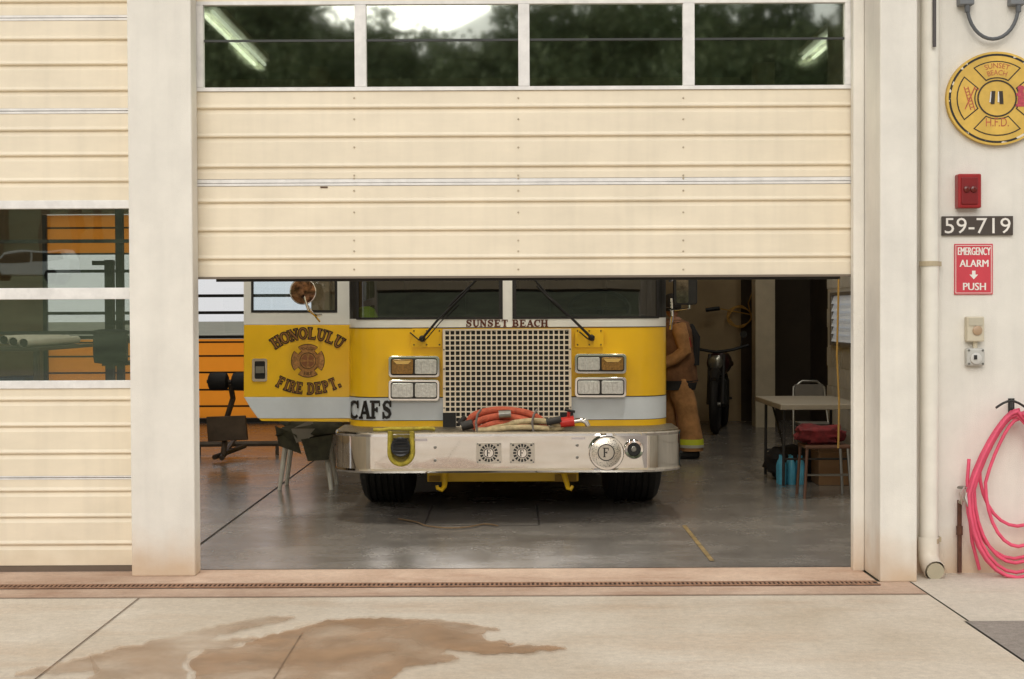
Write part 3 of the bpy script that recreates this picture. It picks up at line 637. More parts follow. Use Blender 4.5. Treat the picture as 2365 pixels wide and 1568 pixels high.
for a,b in ((950,1021),(1328,1394)):
    w_=MB().pprism(rrect(a,b,759,802,4),YF-.012,.014).build('wiper_plate',yellow,fe,bevel=.0015)
    each('bolt',[P(x,y,YF-.013) for x in(a+6,(a+b)/2,b-6) for y in(764,796)],[(0,.007),(.004,.005)],boltd,w_)
def wiper(pts_arm,blade,piv):
    w_=MB().lathe(P(*piv,YF-.02),(0,-1,0),[(0,.026),(.03,.022),(.04,.012)],14).build('wiper',black,fe)
    MB().tube([P(*q,YF-.06) for q in pts_arm],[.010,.009,.007,.005],8).tube([P(q[0]+7,q[1]+4,YF-.065) for q in pts_arm[:3]],.004,6).build('wiper_arm',black,w_,smooth=True)
    MB().tube([P(*q,YF-.055) for q in blade],.006,6).build('wiper_blade',rubber,w_)
    MB().tube([P(piv[0]-28,piv[1]-14,YF-.02),P(piv[0]-8,piv[1]+3,YF-.03),P(piv[0]+6,piv[1]+6,YF-.03)],.005,6).build('washer_tube',black,w_)
wiper([(975,782),(1010,740),(1050,700),(1085,665)],[(1035,708),(1060,682),(1085,660),(1110,636)],(975,782))
wiper([(1366,780),(1320,735),(1270,690),(1240,660)],[(1295,708),(1270,686),(1246,658),(1226,636)],(1366,780))
MB().flat(serif('SUNSET BEACH',rect_fn(1075,1266,738.5,754.5),.06),YF-.004,0,.00003).build('lettering',M('letter_brown',(84,36,18),.5),fe)
def on_plan(px,py):
    lo=None
    for i in range(len(pl2)-1):
        (xA,yA),(xB,yB)=pl2[i],pl2[i+1]
        d=ray(px,py); ex,ey=xB-xA,yB-yA; det=d.x*(-ey)-d.y*(-ex)
        if abs(det)<1e-9: continue
        tt=(xA*(-ey)-yA*(-ex))/det; ss=(d.x*yA-d.y*xA)/det
        if -1e-6<=ss<=1+1e-6 and tt>0 and (lo is None or tt<lo[0]): lo=(tt,CAM+d*tt)
    return lo[1] if lo else P(px,py,YF)
mb=MB()
for k,poly in enumerate(serif('CAFS',rect_fn(804,906,926,966),.07,.98)):
    mb.add([on_plan(max(810,x),y)+Vector((0,-.004-.00005*k,0)) for x,y in poly],[tuple(range(len(poly)))])
mb.build('lettering',blackink,fe)
Bh=1.30
def bplan(h,yf,yb):
    L_=[(-h,yb),(-h,yf+.27),(-h+.012,yf+.2),(-h+.04,yf+.145),(-h+.10,yf+.085),(-h+.18,yf+.035),(-h+.25,yf+.01),(-h+.32,yf)]
    return [(x+TX,y) for x,y in L_+[(-x,y) for x,y in reversed(L_)]]
YB_=10.46; bp=bplan(Bh,YB_,11.2); zb0,zb1=PZ(1093,YB_),PZ(998,YB_)
lv=[(zb0,bplan(Bh-.02,YB_+.03,11.2)),(zb0+.004,bplan(Bh-.004,YB_+.006,11.2)),(zb0+.02,bplan(Bh+.006,YB_-.006,11.2)),(zb0+.035,bplan(Bh,YB_,11.2)),(zb1-.03,bp),(zb1-.012,bplan(Bh+.004,YB_-.004,11.2)),(zb1-.002,bplan(Bh,YB_+.0,11.2)),(zb1,bplan(Bh-.02,YB_+.02,11.2))]
mb=MB(); n=len(bp); vs=[]
for z,p_ in lv: vs+=[(x,y,z) for x,y in p_]
for k in range(len(lv)-1): mb.add(vs[k*n:(k+2)*n],[(i,i+1,n+i+1,n+i) for i in range(n-1)])
mb.add([(x,y,zb0) for x,y in lv[0][1]],[tuple(range(n))])
bm_=mb.build('bumper',chrome,fe,smooth=True,ang=60)
tread=M('tread_plate',(140,130,112),.35,.8,nz=.3,ns=40,bump=.8,bs=90)
mb=MB(); p_=bplan(Bh-.012,YB_+.012,11.2); mb.add([(x,y,zb1-.004) for x,y in p_]+[(x,y,zb1+.004) for x,y in p_],[tuple(range(n)),tuple(range(n,2*n))]+[(i,i+1,n+i+1,n+i) for i in range(n-1)])
mb.build('deck_plate',tread,bm_)
def perfo():
    m=M('perforated',(200,192,178),.3,.8); N=m.node_tree.nodes;L=m.node_tree.links
    v=N.new('ShaderNodeTexVoronoi'); v.inputs['Scale'].default_value=110; g=N.new('ShaderNodeNewGeometry'); L.new(g.outputs['Position'],v.inputs['Vector'])
    c=N.new('ShaderNodeValToRGB'); c.color_ramp.elements[0].color=(.01,.01,.01,1); c.color_ramp.elements[0].position=.22; c.color_ramp.elements[1].position=.36; c.color_ramp.elements[1].color=lin((215,205,190)); L.new(v.outputs['Distance'],c.inputs[0]); L.new(c.outputs[0],N['Principled BSDF'].inputs['Base Color']); return m
perf=perfo()
MB().lathe(P(1400,1045,YB_),(0,-1,0),[(0,.128),(.05,.128),(.058,.122),(.058,.112)],36).build('siren_ring',chrome,bm_,smooth=True,ang=30)
MB().lathe(P(1400,1045,YB_-.052),(0,-1,0),[(0,.113),(.012,.108),(.026,.06),(.03,0.002)],36).build('siren',perf,bm_,smooth=True)
MB().flat([ell(1400,1045,20,20,24)],YB_-.0835).build('emblem_disc',brushed,bm_)
MB().flat(ring(1400,1045,20,20,.88,24)+serif('F',rect_fn(1392,1409,1034,1056)),YB_-.084,0,.00005).build('emblem',darkgrey,bm_)
MB().lathe(P(1464,1037,YB_),(0,-1,0),[(0,.072),(.02,.072),(.026,.066),(.024,.05),(.0,.04)],36).build('air_horn',chrome,bm_,smooth=True,ang=30)
MB().lathe(P(1464,1037,YB_-.003),(0,-1,0),[(0,.046),(.018,.047)],24).build('horn_mouth',black,bm_); MB().lathe(P(1464,1037,YB_-.022),(0,-1,0),[(0,.02),(.004,.015)],16).build('horn_core',steel,bm_)
for a,b in ((1100,1158),(1177,1235)):
    MB().pprism(rrect(a,b,1022,1070,4),YB_-.006,.008).build('speaker_plate',brushed,bm_,bevel=.001)
    cx_,cy_=(a+b)/2,1046
    mb=MB()
    for k in range(6):
        for sgn in(-1,1):
            y=1028+k*7.0
            for j in range(3):
                x=cx_+sgn*(9+j*6)
                if math.hypot(x-cx_,y-cy_)<24: continue
                mb.flat([[(x-2.4,y-2),(x+2.4,y-2),(x+2.4,y+2),(x-2.4,y+2)]],YB_-.0075)
    for k in range(16):
        a0=2*PI*k/16; mb.flat([[(cx_+r1*math.cos(a0+da),cy_+r1*math.sin(a0+da)) for r1,da in ((14,-.13),(21,-.13),(21,.13),(14,.13))]],YB_-.008)
    mb.build('slots',black,bm_)
    MB().flat([ell(cx_,cy_,12,12,20)],YB_-.0085).build('emblem_disc',chrome,bm_)
    mb=MB(); mb.flat(ring(cx_,cy_,12,12,.86,24),YB_-.009); mb.flat(serif('F',rect_fn(cx_-6,cx_+6,cy_-8,cy_+8)),YB_-.009,0,.00005); mb.build('emblem',blackink,bm_)
each('bumper_bolt',[P(x,y,YB_) for x,y in ((1005,1033),(1005,1063),(1333,1028),(1333,1056))],[(0,.012),(.006,.011),(.009,.005)],steel,bm_,12)
each('plate_bolt',[P(x,y,YB_-.006) for a in (1100,1177) for x,y in((a+3,1025),(a+55,1025),(a+3,1067),(a+55,1067))],[(0,.007),(.004,.006)],steel,bm_)
decm=M('decal',(200,190,190),.5)
MB().pbox(957,987,1013,1019,YB_-.002,.003).build('decal',decm,bm_); MB().pbox(1320,1352,1010,1015,YB_-.002,.003).build('decal',decm,bm_)
U=[(895,996)]+[(895,1045)]+[(926-31*math.cos(PI*i/12),1045+31*math.sin(PI*i/12)) for i in range(13)]+[(957,1045),(957,996)]
MB().pprism(U,YB_-.003,.006).build('hose_well',M('well_dark',(130,114,48),.8,nz=.3),bm_)
MB().box(PX(985,10.9),PX(1335,10.9),10.9,11.0,PZ(1112,10.9),PZ(1088,10.9)).build('frame_bar',yellow2,fe,bevel=.006)
brk=M('brk',(150,115,25),.6)
MB().box(PX(990,10.9),PX(1015,10.9),10.88,10.899,PZ(1110,10.9),PZ(1098,10.9)).build('bracket',brk,fe); MB().box(PX(1280,10.9),PX(1330,10.9),10.88,10.899,PZ(1112,10.9),PZ(1096,10.9)).build('bracket',brk,fe)
for x in (1028,1310):
    MB().tube([P(x-2,1092,10.8),P(x-1,1112,10.8),P(x-2,1124,10.78),P(x-8,1131,10.76),P(x-17,1128,10.75),P(x-19,1121,10.75)] if x<1200 else [P(x-8,1092,10.8),P(x-4,1106,10.8),P(x,1118,10.78),P(x+2,1127,10.76),P(x+8,1130,10.75),P(x+13,1122,10.75)],[.022,.022,.02,.018,.015,.012],10).build('tow_hook',yellow2,fe,smooth=True)
def wheel(x0,x1,Y):
    w_=x1-x0; pf=[(0,.28),(.0,.42),(.02,.48),(.05,.51),(.06,.52)]; h=.08
    while h<w_-.08: pf+=[(h,.52),(h+.004,.508),(h+.014,.508),(h+.018,.52)]; h+=.05
    pf+=[(w_-.06,.52),(w_-.05,.51),(w_-.02,.48),(w_,.42),(w_,.28)]
    t_=MB().lathe((x0,Y,.525),(1,0,0),pf,48).build('wheel',rubber,fe,smooth=True,ang=25)
    MB().lathe((x0-.004,Y,.525),(1,0,0),[(0,.24),(.03,.28),(w_-.02,.28),(w_+.008,.24)],32).build('rim',steel,t_)
wheel(PX(828,11.5),PX(950,11.5),11.85); wheel(PX(1398,11.5),PX(1528,11.5),11.85)
MB().tube([(TX-.85,11.85,.5),(TX+.85,11.85,.5)],.07,12).lathe((TX,11.85,.5),(0,-1,0),[(-.2,.1),(0,.2),(.15,.15)],16).build('axle',black,fe)
MB().box(TX-.5,TX-.4,10.9,19.3,.55,.8).box(TX+.4,TX+.5,10.9,19.3,.55,.8).box(TX-1.15,TX+1.15,12.4,19,.5,.9).build('chassis',black,fe)
MB().box(TX-1.2,TX+1.2,13.65,19.4,.6,2.75).build('rear_body',yellow,fe,bevel=.04)
wheel(TX-1.22,TX-.75,17.2); wheel(TX+.75,TX+1.22,17.2)
for s in (-1.18,.7): MB().box(TX+s,TX+s+.48,11.25,11.35,.5,.69).build('mud_guard',black,fe)
Yo=11.4
door_=MB().pprism([(563,750),(808,750),(808,917),(563,917)],Yo,.05).build('cab_door',[yellow],fe,bevel=.004); door_['label']='open yellow cab door with arched lettering and round emblem'
MB().pprism([(563,917),(808,917),(808,966),(596,966),(580,945),(566,921)],Yo,.05).build('door_band',bandwhite,door_,bevel=.003)
MB().pprism([(598,966.5),(808,966.5),(808,974),(604,972)],Yo+.002,.045).build('door_sill',yellow,door_)
mb=MB(); WW=.05
mb.pprism([(563,749.5),(563,560),(580,560),(580,749.5)],Yo,WW).pprism([(580,749.5),(580,721),(779,721),(779,749.5)],Yo,WW).pprism([(779,749.5),(779,560),(808,560),(808,749.5)],Yo,WW).pprism([(563,559),(563,520),(808,520),(808,559)],Yo,WW)
mb.build('door_frame',truckwhite,door_)
MB().flat([[(580,722),(580,640),(586,640),(586,716)],[(586,716),(773,716),(779,722),(580,722)],[(773,716),(773,600),(779,600),(779,722)]],Yo-.003,0,.0002).build('window_gasket',rubber,door_)
MB().pprism([(581,720),(581,561),(778,561),(778,720)],Yo+.02,.005).build('window_pane',glass('door_glass2',(.88,.93,.95),.05),door_)
MB().pprism(rrect(582,617,828,881,5),Yo-.012,.012).build('door_handle',chrome,door_,bevel=.003)
MB().pprism(rrect(588,612,834,875,3),Yo-.015,.004).build('handle_recess',black,door_); MB().pbox(590,610,846,862,Yo-.024,.008).build('handle_lever',steel,door_,bevel=.002)
for g_,m_,off,nm in ((.16,blackink,.003,'lettering'),(-.03,gold,.0105,'lettering_fill')):
    MB().flat(serif('HONOLULU',arc_fn(711,910,128,71,25),g_),Yo-off,0,.00003).build(nm,m_,door_)
    MB().flat(serif('FIRE DEPT.',arc_fn(713,745,165,56,25,False),g_),Yo-off,0,.00003).build(nm,m_,door_)
ex,ey=711,833
MB().flat([ell(ex,ey,27,27,28)]+[lobe(ex,ey,18,39,m_,32,36) for m_ in(0,90,180,270)],Yo-.003,0,.0001).build('emblem',blackink,door_)
MB().flat([lobe(ex,ey,17,37.5,m_,30,35) for m_ in(0,90,180,270)]+[ell(ex,ey,25.5,25.5,28)],Yo-.0045,0,.0001).build('emblem_cross',M('emblem_gold',(190,136,76),.5,nz=.35,ns=60),door_)
mb=MB().flat(ring(ex,ey,19,19,.93,28),Yo-.006); bftext(mb,'HONOLULU',ex-17,ex+17,ey-31,ey-25,Yo-.006); bftext(mb,'FIRE',ex-9,ex+9,ey+26,ey+33,Yo-.006); mb.build('emblem_lettering',blackink,door_)
MB().flat([lobe(ex,ey,3,15,m_,25,30) for m_ in(45,135,225,315)],Yo-.0065,0,.0001).build('emblem_centre',M('eg2',(150,96,60),.5),door_)
mr=MB().tube([P(703,640,11.1),P(704,690,11.08),P(712,716,11.08),P(728,728,11.15),P(742,728,11.3)],.010,8).tube([P(706,700,11.08),P(722,722,11.1),P(738,742,11.3)],.008,8).build('mirror',chrome,fe,smooth=True)
MB().lathe(P(700,673,11.1),(0,-1,0),[(-.05,.03),(-.04,.08),(0,.104),(.012,.104),(.016,.098)],28).build('mirror_housing',chrome,mr,smooth=True)
MB().lathe(P(700,673,11.083),(0,-1,0),[(0,.096),(.006,.08),(.01,.04),(.011,.002)],28).build('mirror_glass',M('mirror_face',(150,110,80),.12,.85,nz=.7,ns=22),mr,smooth=True)
mr=MB().tube([P(1545,650,11.2),P(1570,640,11.15),P(1590,650,11.15),P(1592,712,11.15),P(1560,716,11.2),P(1540,712,11.3)],.009,8).build('mirror',chrome,fe,smooth=True)
MB().pprism(rrect(1556,1611,600,704,8),11.12,.06).build('mirror_housing',black,mr,bevel=.01)
MB().pprism(rrect(1562,1590,620,700,6),11.115,.004).build('mirror_glass',M('mirror_face2',(120,112,100),.1,.9,nz=.5,ns=20),mr)
MB().tube([P(1549,760,11.5),P(1552,730,11.45),P(1550,690,11.5)],.012,8).build('grab_rail',chrome,fe,smooth=True)

# hose bundle on bumper
hb=thing('fire_hose',P(1180,990,10.62),'folded orange and cream fire hose with couplings lying on the chrome bumper','fire hose')
ho=M('hose_orange',(190,92,66),.85,nz=.25,ns=30,bump=.7,bs=120); hc=M('hose_cream',(190,172,134),.88,nz=.25,ns=30,bump=.7,bs=120)
def TP(pts,Y): return [P(x,y,Y) for x,y in pts]
def smoothpts(pts,k=4):
    o=[]; n=len(pts)
    for i in range(n-1):
        p0,p1,p2,p3=pts[max(0,i-1)],pts[i],pts[i+1],pts[min(n-1,i+2)]
        for j in range(k):
            t_=j/k; o.append(tuple(.5*((2*p1[d])+(-p0[d]+p2[d])*t_+(2*p0[d]-5*p1[d]+4*p2[d]-p3[d])*t_*t_+(-p0[d]+3*p1[d]-3*p2[d]+p3[d])*t_**3) for d in range(2)))
    o.append(pts[-1]); return o
for pts,Y,r_,m_ in (([(1080,986),(1090,964),(1120,951),(1165,947),(1215,954),(1248,970),(1260,988)],10.66,.046,ho),([(1092,990),(1108,972),(1150,962),(1190,965),(1228,976),(1246,990)],10.60,.044,ho),([(1106,992),(1140,979),(1190,978),(1228,988)],10.56,.04,ho),
    ([(1108,993),(1140,986),(1185,977),(1230,972),(1270,975),(1298,984),(1284,991),(1230,992)],10.55,.036,hc),([(1098,994),(1140,992),(1180,988),(1225,987),(1268,990)],10.51,.034,hc)):
    MB().tube(TP(smoothpts(pts),Y),r_,12,flat=.62).build('hose',m_,hb,smooth=True,ang=80)
st_=M('strap_grey',(130,122,118),.8)
for x in (1105,1235): MB().tube(TP([(x-3,996),(x-6,975),(x-2,957),(x+6,945)],10.49),.022,8,flat=.4).build('strap',st_,hb,smooth=True)
MB().tube(TP([(1066,985),(1092,978)],10.56),.034,14).build('coupling',darkgrey,hb,smooth=True); MB().tube(TP([(1060,978),(1075,962)],10.66),.02,10).build('coupling',darkgrey,hb,smooth=True)
MB().tube(TP([(1152,957),(1180,955)],10.53),[.03,.028],14).build('coupling',steel,hb,smooth=True)
MB().tube(TP([(1262,975),(1296,968)],10.5),.026,14).build('coupling',darkgrey,hb,smooth=True)
MB().tube(TP([(1294,976),(1326,972)],10.52),[.036,.04],14).tube(TP([(1312,974),(1314,948)],10.52),.012,8).build('valve',M('valve_red',(200,40,28),.35),hb,smooth=True)
MB().tube(TP([(1304,946),(1328,951)],10.5),.01,8).build('valve_lever',black,hb)
MB().tube(TP([(1326,972),(1342,970),(1354,974),(1358,984)],10.52),.019,12).build('elbow',chrome,hb,smooth=True)
hw=thing('stowed_hose',P(926,1076,YB_-.05),'black hose coupling strapped with yellow webbing in the left of the chrome bumper','fire hose')
U2=[(901,996),(900,1045)]+[(926-26*math.cos(PI*i/12),1045+27*math.sin(PI*i/12)) for i in range(13)]+[(952,1045),(951,996)]
yel_w=M('webbing_yellow',(186,168,60),.85,nz=.3,ns=25,bump=.5)
MB().tube(TP(U2,YB_-.02),.018,8).build('webbing',yel_w,hw,smooth=True,ang=80)
MB().lathe(P(926,1031,YB_-.006),(0,-1,0),[(0,.07),(.05,.072),(.055,.066),(.05,.05),(.04,.03)],24).build('coupling',M('coup',(56,56,58),.4,.3),hw,smooth=True)
for k in range(5): MB().pbox(908,944,1012+k*8,1015+k*8,YB_-.066,.01).build('coupling_rib',rubber,hw)
MB().tube(TP(smoothpts([(862,992),(880,993),(905,990),(950,991),(985,989),(1005,992)]),10.55),.014,8).build('webbing',yel_w,hw,smooth=True)

# ================================================================== PERSON
def skin_obj(name,verts,edges,rads,m,parent,root=0,sub=2):
    off=Vector(parent.location)
    me=bpy.data.meshes.new(name); me.from_pydata([tuple(Vector(v)-off) for v in verts],edges,[]); me.materials.append(m)
    o=bpy.data.objects.new(name,me); COL.objects.link(o); o.parent=parent
    sk=o.modifiers.new('skin','SKIN'); sk.use_smooth_shade=True
    for i,sv in enumerate(me.skin_vertices[0].data):
        r=rads[i]; sv.radius=(r,r); sv.use_root=(i==root)
    s=o.modifiers.new('sub','SUBSURF'); s.levels=sub; s.render_levels=sub
    return o
Yt=15.3; px0=PX(1562,Yt)
tg=thing('person',(px0,Yt,0),'person in tan turnout gear with reflective cuffs beside the engine','person')
skinm=M('skin',(150,104,78),.6,nz=.05); hairm=M('hair',(30,24,20),.8)
def B(x,y,z): return (px0+x,Yt+y,z)
V=[B(0,0,.98),B(0,0,1.12),B(-.01,0,1.30),B(-.02,0,1.44),B(-.03,0,1.52),B(-.05,0,1.60),B(-.06,0,1.70),
   B(.0,-.10,.92),B(.03,-.11,.52),B(.05,-.12,.10),B(-.08,-.12,.05),
   B(.0,.10,.92),B(-.05,.11,.52),B(-.10,.12,.10),B(-.23,.12,.05),
   B(-.01,-.19,1.42),B(.05,-.23,1.16),B(-.14,-.2,1.02),B(-.21,-.19,1.0),
   B(-.02,.19,1.42),B(-.12,.22,1.18),B(-.33,.2,1.2),B(-.40,.19,1.2)]
E=[(0,1),(1,2),(2,3),(3,4),(4,5),(5,6),(0,7),(7,8),(8,9),(9,10),(0,11),(11,12),(12,13),(13,14),(3,15),(15,16),(16,17),(17,18),(3,19),(19,20),(20,21),(21,22)]
Rr_=[.13,.12,.14,.11,.055,.085,.085,.09,.06,.045,.04,.09,.06,.045,.04,.06,.045,.03,.03,.06,.045,.03,.03]
for base in (18,22):
    bx=Vector(V[base])
    for k in range(4):
        a=len(V); dy=-.03+.02*k; ln=(.07,.08,.075,.06)[k]
        V+=[tuple(bx+Vector((-.03,dy,.0))),tuple(bx+Vector((-.03-ln*.5,dy,-.005))),tuple(bx+Vector((-.03-ln*.85,dy,-.03)))]
        E+=[(base,a),(a,a+1),(a+1,a+2)]; Rr_+=[.009,.009,.008]
    a=len(V); V+=[tuple(bx+Vector((.0,-.035,.015))),tuple(bx+Vector((-.035,-.05,.01)))]; E+=[(base,a),(a,a+1)]; Rr_+=[.011,.009]
skin_obj('body',V,E,Rr_,skinm,tg)
def lofts(rows,n=20,seed=0,amp=.1):
    mb=MB(); R2=[]
    for a,b in zip(rows,rows[1:]):
        for i in range(5): R2.append(tuple(a[d]+(b[d]-a[d])*i/5 for d in range(5)))
    R2.append(rows[-1])
    for (x,y,z,rx_,ry_) in R2:
        for j in range(n):
            a=2*PI*j/n; k=1+amp*noise.noise(Vector((math.cos(a)*1.5+seed,math.sin(a)*1.5,z*7)))+amp*.6*noise.noise(Vector((math.cos(a)*3+seed,math.sin(a)*3,z*16)))
            mb.v.append(Vector(B(x+math.cos(a)*rx_*k,y+math.sin(a)*ry_*k,z)))
    m_=len(R2)
    for i in range(m_-1):
        for j in range(n): mb.f.append((i*n+j,i*n+(j+1)%n,(i+1)*n+(j+1)%n,(i+1)*n+j)); mb.m.append(0)
    for e in (0,m_-1): mb.f.append(tuple(e*n+j for j in range(n))); mb.m.append(0)
    return mb
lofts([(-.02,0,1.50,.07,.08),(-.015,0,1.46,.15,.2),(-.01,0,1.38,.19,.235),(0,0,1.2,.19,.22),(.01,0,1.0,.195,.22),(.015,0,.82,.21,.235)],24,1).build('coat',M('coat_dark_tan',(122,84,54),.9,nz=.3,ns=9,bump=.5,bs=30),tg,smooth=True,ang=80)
gblk=M('gear_black',(34,32,32),.8)
lofts([(.01,0,.84,.216,.24),(.01,0,.74,.2,.225)],24,1).build('coat_hem',gblk,tg,smooth=True)
lime_b=M('lime_band',(215,225,60),.5); silv_b=M('silver_band',(200,200,190),.4,.2)
for s,dx in ((-1,.11),(1,-.05)):
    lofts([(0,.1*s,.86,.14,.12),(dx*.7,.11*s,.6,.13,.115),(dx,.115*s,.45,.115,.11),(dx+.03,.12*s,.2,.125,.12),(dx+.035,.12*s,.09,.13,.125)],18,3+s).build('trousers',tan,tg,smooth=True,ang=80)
    lofts([(dx+.033,.12*s,.155,.135,.13),(dx+.034,.12*s,.125,.136,.131)],18,3+s,.02).build('reflective_band',silv_b,tg,smooth=True)
    lofts([(dx+.03,.12*s,.215,.133,.128),(dx+.032,.12*s,.156,.136,.13)],18,3+s,.02).build('reflective_band',lime_b,tg,smooth=True)
    MB().box(px0+dx-.17,px0+dx+.12,Yt+.12*s-.06,Yt+.12*s+.06,.005,.1).build('boot',black,tg,bevel=.03)
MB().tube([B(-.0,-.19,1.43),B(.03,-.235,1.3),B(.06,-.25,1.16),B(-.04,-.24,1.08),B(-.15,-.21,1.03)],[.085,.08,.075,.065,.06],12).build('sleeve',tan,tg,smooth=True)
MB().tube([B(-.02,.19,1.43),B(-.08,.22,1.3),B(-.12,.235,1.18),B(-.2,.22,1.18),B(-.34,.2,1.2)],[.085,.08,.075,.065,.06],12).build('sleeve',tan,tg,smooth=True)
MB().lathe(B(-.05,0,1.60),(0,0,1),[(-.02,.098),(.06,.108),(.12,.09),(.16,.05),(.172,.01)],18).build('hair',hairm,tg,smooth=True)
MB().tube([B(.0,-.2,1.46),B(.02,-.235,1.3),B(.0,-.24,1.1)],.022,8).build('strap',gblk,tg,smooth=True)
MB().tube([B(.13,-.06,1.42),B(.20,-.06,1.3),B(.19,-.05,1.0)],.05,10).tube([B(.13,.06,1.42),B(.20,.06,1.3),B(.19,.05,1.0)],.05,10).build('air_pack',gblk,tg,smooth=True)
MB().tube([B(.1,-.24,1.3),B(.12,-.23,1.2)],.018,8).build('buckle',red,tg,smooth=True)

# ================================================================== INTERIOR THINGS
def motorbike():
    Yc=18.3; x=PX(1652,Yc,980); t=thing('motorcycle',(x,Yc,0),'dark motorcycle parked facing forward near the back wall behind the person','motorcycle')
    r=.33
    for yy in (0,1.3):
        c=Vector((x,Yc+yy,r+.055)); w=MB().tube([c+Vector((0,math.cos(2*PI*i/28)*r,math.sin(2*PI*i/28)*r)) for i in range(28)],.055,10,closed=True).build('wheel',rubber,t,smooth=True)
        mb=MB()
        for k in range(12):
            a=2*PI*k/12; mb.tube([c,c+Vector((0,math.cos(a)*r,math.sin(a)*r))],.004,4)
        mb.tube([c-Vector((.07,0,0)),c+Vector((.07,0,0))],.03,8); mb.build('spokes',steel,w)
    V=lambda a,b,c:Vector((x+a,Yc+b,c))
    MB().tube([V(0,.25,.95),V(0,.7,.85),V(0,1.2,.8)],.03,8).tube([V(0,.25,.9),V(0,.4,.35),V(0,.95,.32)],.025,8).tube([V(.08,.9,.4),V(.1,1.3,.39)],.02,8).build('frame',darkgrey,t)
    for s in (-.09,.09): MB().tube([V(s,0,.385),V(s,.12,.7),V(s,.24,1.02)],.024,8).build('fork',darkgrey,t)
    MB().tube([V(-.4,.34,1.14),V(-.2,.26,1.08),V(0,.25,1.05),V(.2,.26,1.08),V(.4,.34,1.14)],.02,8).build('handlebar',black,t)
    MB().lathe(V(0,.12,.92),(0,-1,0),[(-.08,.05),(0,.095),(.02,.095),(.03,.08)],18).build('headlamp',M('lamp_face',(130,128,120),.2,.6),t,smooth=True)
    MB().tube([V(0,-.22,.70),V(0,-.02,.79),V(0,.2,.78)],[.05,.075,.06],10).build('mudguard',darkgrey,t,smooth=True)
    MB().lathe(V(0,.35,.9),(0,1,0),[(0,.05),(.08,.15),(.3,.17),(.45,.1),(.5,.04)],16).build('fuel_tank',M('tank',(60,30,28),.3,coat=.5),t,smooth=True)
    MB().box(x-.12,x+.12,Yc+.45,Yc+.85,.32,.7).build('motor',M('motor_m',(60,60,58),.5,.6),t,bevel=.04)
    MB().box(x-.13,x+.13,Yc+.85,Yc+1.5,.82,.9).build('saddle',black,t,bevel=.03)
    for s in (-.3,.3): MB().tube([V(s,.3,1.1),V(s*1.1,.3,1.25)],.008,6).lathe(V(s*1.15,.3,1.28),(0,-1,0),[(0,.045),(.02,.045)],14).build('mirror',black,t)
    t.rotation_euler.z=rad(-13)
motorbike()
cw=M('cord_yellow',(190,144,66),.6)
pts=[]
for i in range(60):
    a=2*PI*i/20; pts.append(P(1708+26*math.cos(a)+3*math.sin(i),728+24*math.sin(a)+i*.1,YB-.1-.002*i))
pts=[P(1748,640,YB-.15),P(1740,670,YB-.15),P(1728,700,YB-.12)]+pts+[P(1680,716,YB-.2),P(1660,712,YB-.3)]
t=thing('coiled_cord',P(1708,760,YB-.1),'thin yellow cord coiled on the dim back wall','cord'); MB().tube(pts,.009,6).build('cord',cw,t,smooth=True)
MB().tube([P(1662,712,YB-.3),P(1630,716,YB-.3)],.03,8).build('plug',black,t)
tag(MB().tube([P(1938,560,11.2),P(1936,700,11.2),P(1933,820,11.2),P(1938,930,11.2),P(1936,1035,11.2)],.008,8).build('hanging_cord',M('cord_y2',(176,138,66),.6),smooth=True),'long yellow cord hanging down from the ceiling over the folding table','cord')
tb=thing('folding_table',(2.75,13,0),'white topped folding table against the block wall inside','table')
MB().box(2.36,3.1,12.5,13.8,.70,.75).build('tabletop',M('table_white',(150,140,124),.5),tb,bevel=.008)
for yy in(12.65,13.55):
    for xx in(2.42,3.04): MB().tube([(xx,yy,.70),(xx-.0,yy+.04,.01)],.014,8).build('leg',darkgrey,tb)
    MB().tube([(2.42,yy+.03,.25),(3.04,yy+.03,.25)],.01,6).build('crossbar',darkgrey,tb)
MB().tube([(2.44,12.7,.3),(2.44,13.3,.68)],.01,6).build('brace',black,tb)
so=thing('wooden_stool',(2.62,12.0,0),'brown stool with metal legs in front of the folding table','stool')
br=M('stool_brown',(98,66,48),.5)
MB().box(2.44,2.82,11.84,12.16,.42,.45).build('seat',br,so,bevel=.01)
for dx in(-.17,.17):
    for dy in(-.14,.14): MB().tube([(2.63+dx,12+dy,.42),(2.63+dx*1.15,12+dy*1.15,0)],.013,8).build('leg',br if dx<0 else steel,so)
MB().tube([(2.46,11.86,.2),(2.8,11.86,.2)],.01,6).build('stretcher',steel,so)
def blob(c,sx,sy,sz,seed,amp=.25,n=14,m=9):
    mb=MB(); c=Vector(c)
    for i in range(m+1):
        th=PI*i/m
        for j in range(n):
            a=2*PI*j/n; d=Vector((math.sin(th)*math.cos(a),math.sin(th)*math.sin(a),math.cos(th)))
            d=Vector([math.copysign(abs(q)**.7,q) for q in d])
            k=1+amp*noise.noise(d*2.2+Vector((seed,0,0)))+amp*.5*noise.noise(d*6+Vector((seed,0,0))); mb.v.append(c+Vector((d.x*sx*k,d.y*sy*k,d.z*sz*k)))
    for i in range(m):
        for j in range(n): mb.f.append((i*n+j,i*n+(j+1)%n,(i+1)*n+(j+1)%n,(i+1)*n+j)); mb.m.append(0)
    return mb
tag(blob((2.6,12.0,.52),.19,.15,.075,3,.55,22,14).build('bag',M('bag_red',(112,26,30),.85,nz=.4,ns=14,bump=.6,bs=30),smooth=True,ang=80),'dark red cloth bag lying on the brown stool','bag')
fc=thing('folding_chair',(3.0,14.3,0),'grey metal folding chair behind the folding table','chair')
MB().tube([(2.82,14.2,0),(2.84,14.35,.45),(2.86,14.45,.8),(2.95,14.47,.86),(3.1,14.47,.86),(3.17,14.45,.8),(3.19,14.35,.45),(3.2,14.2,0)],.013,8).build('back_frame',steel,fc,smooth=True)
cg=M('chair_grey',(110,105,98),.5)
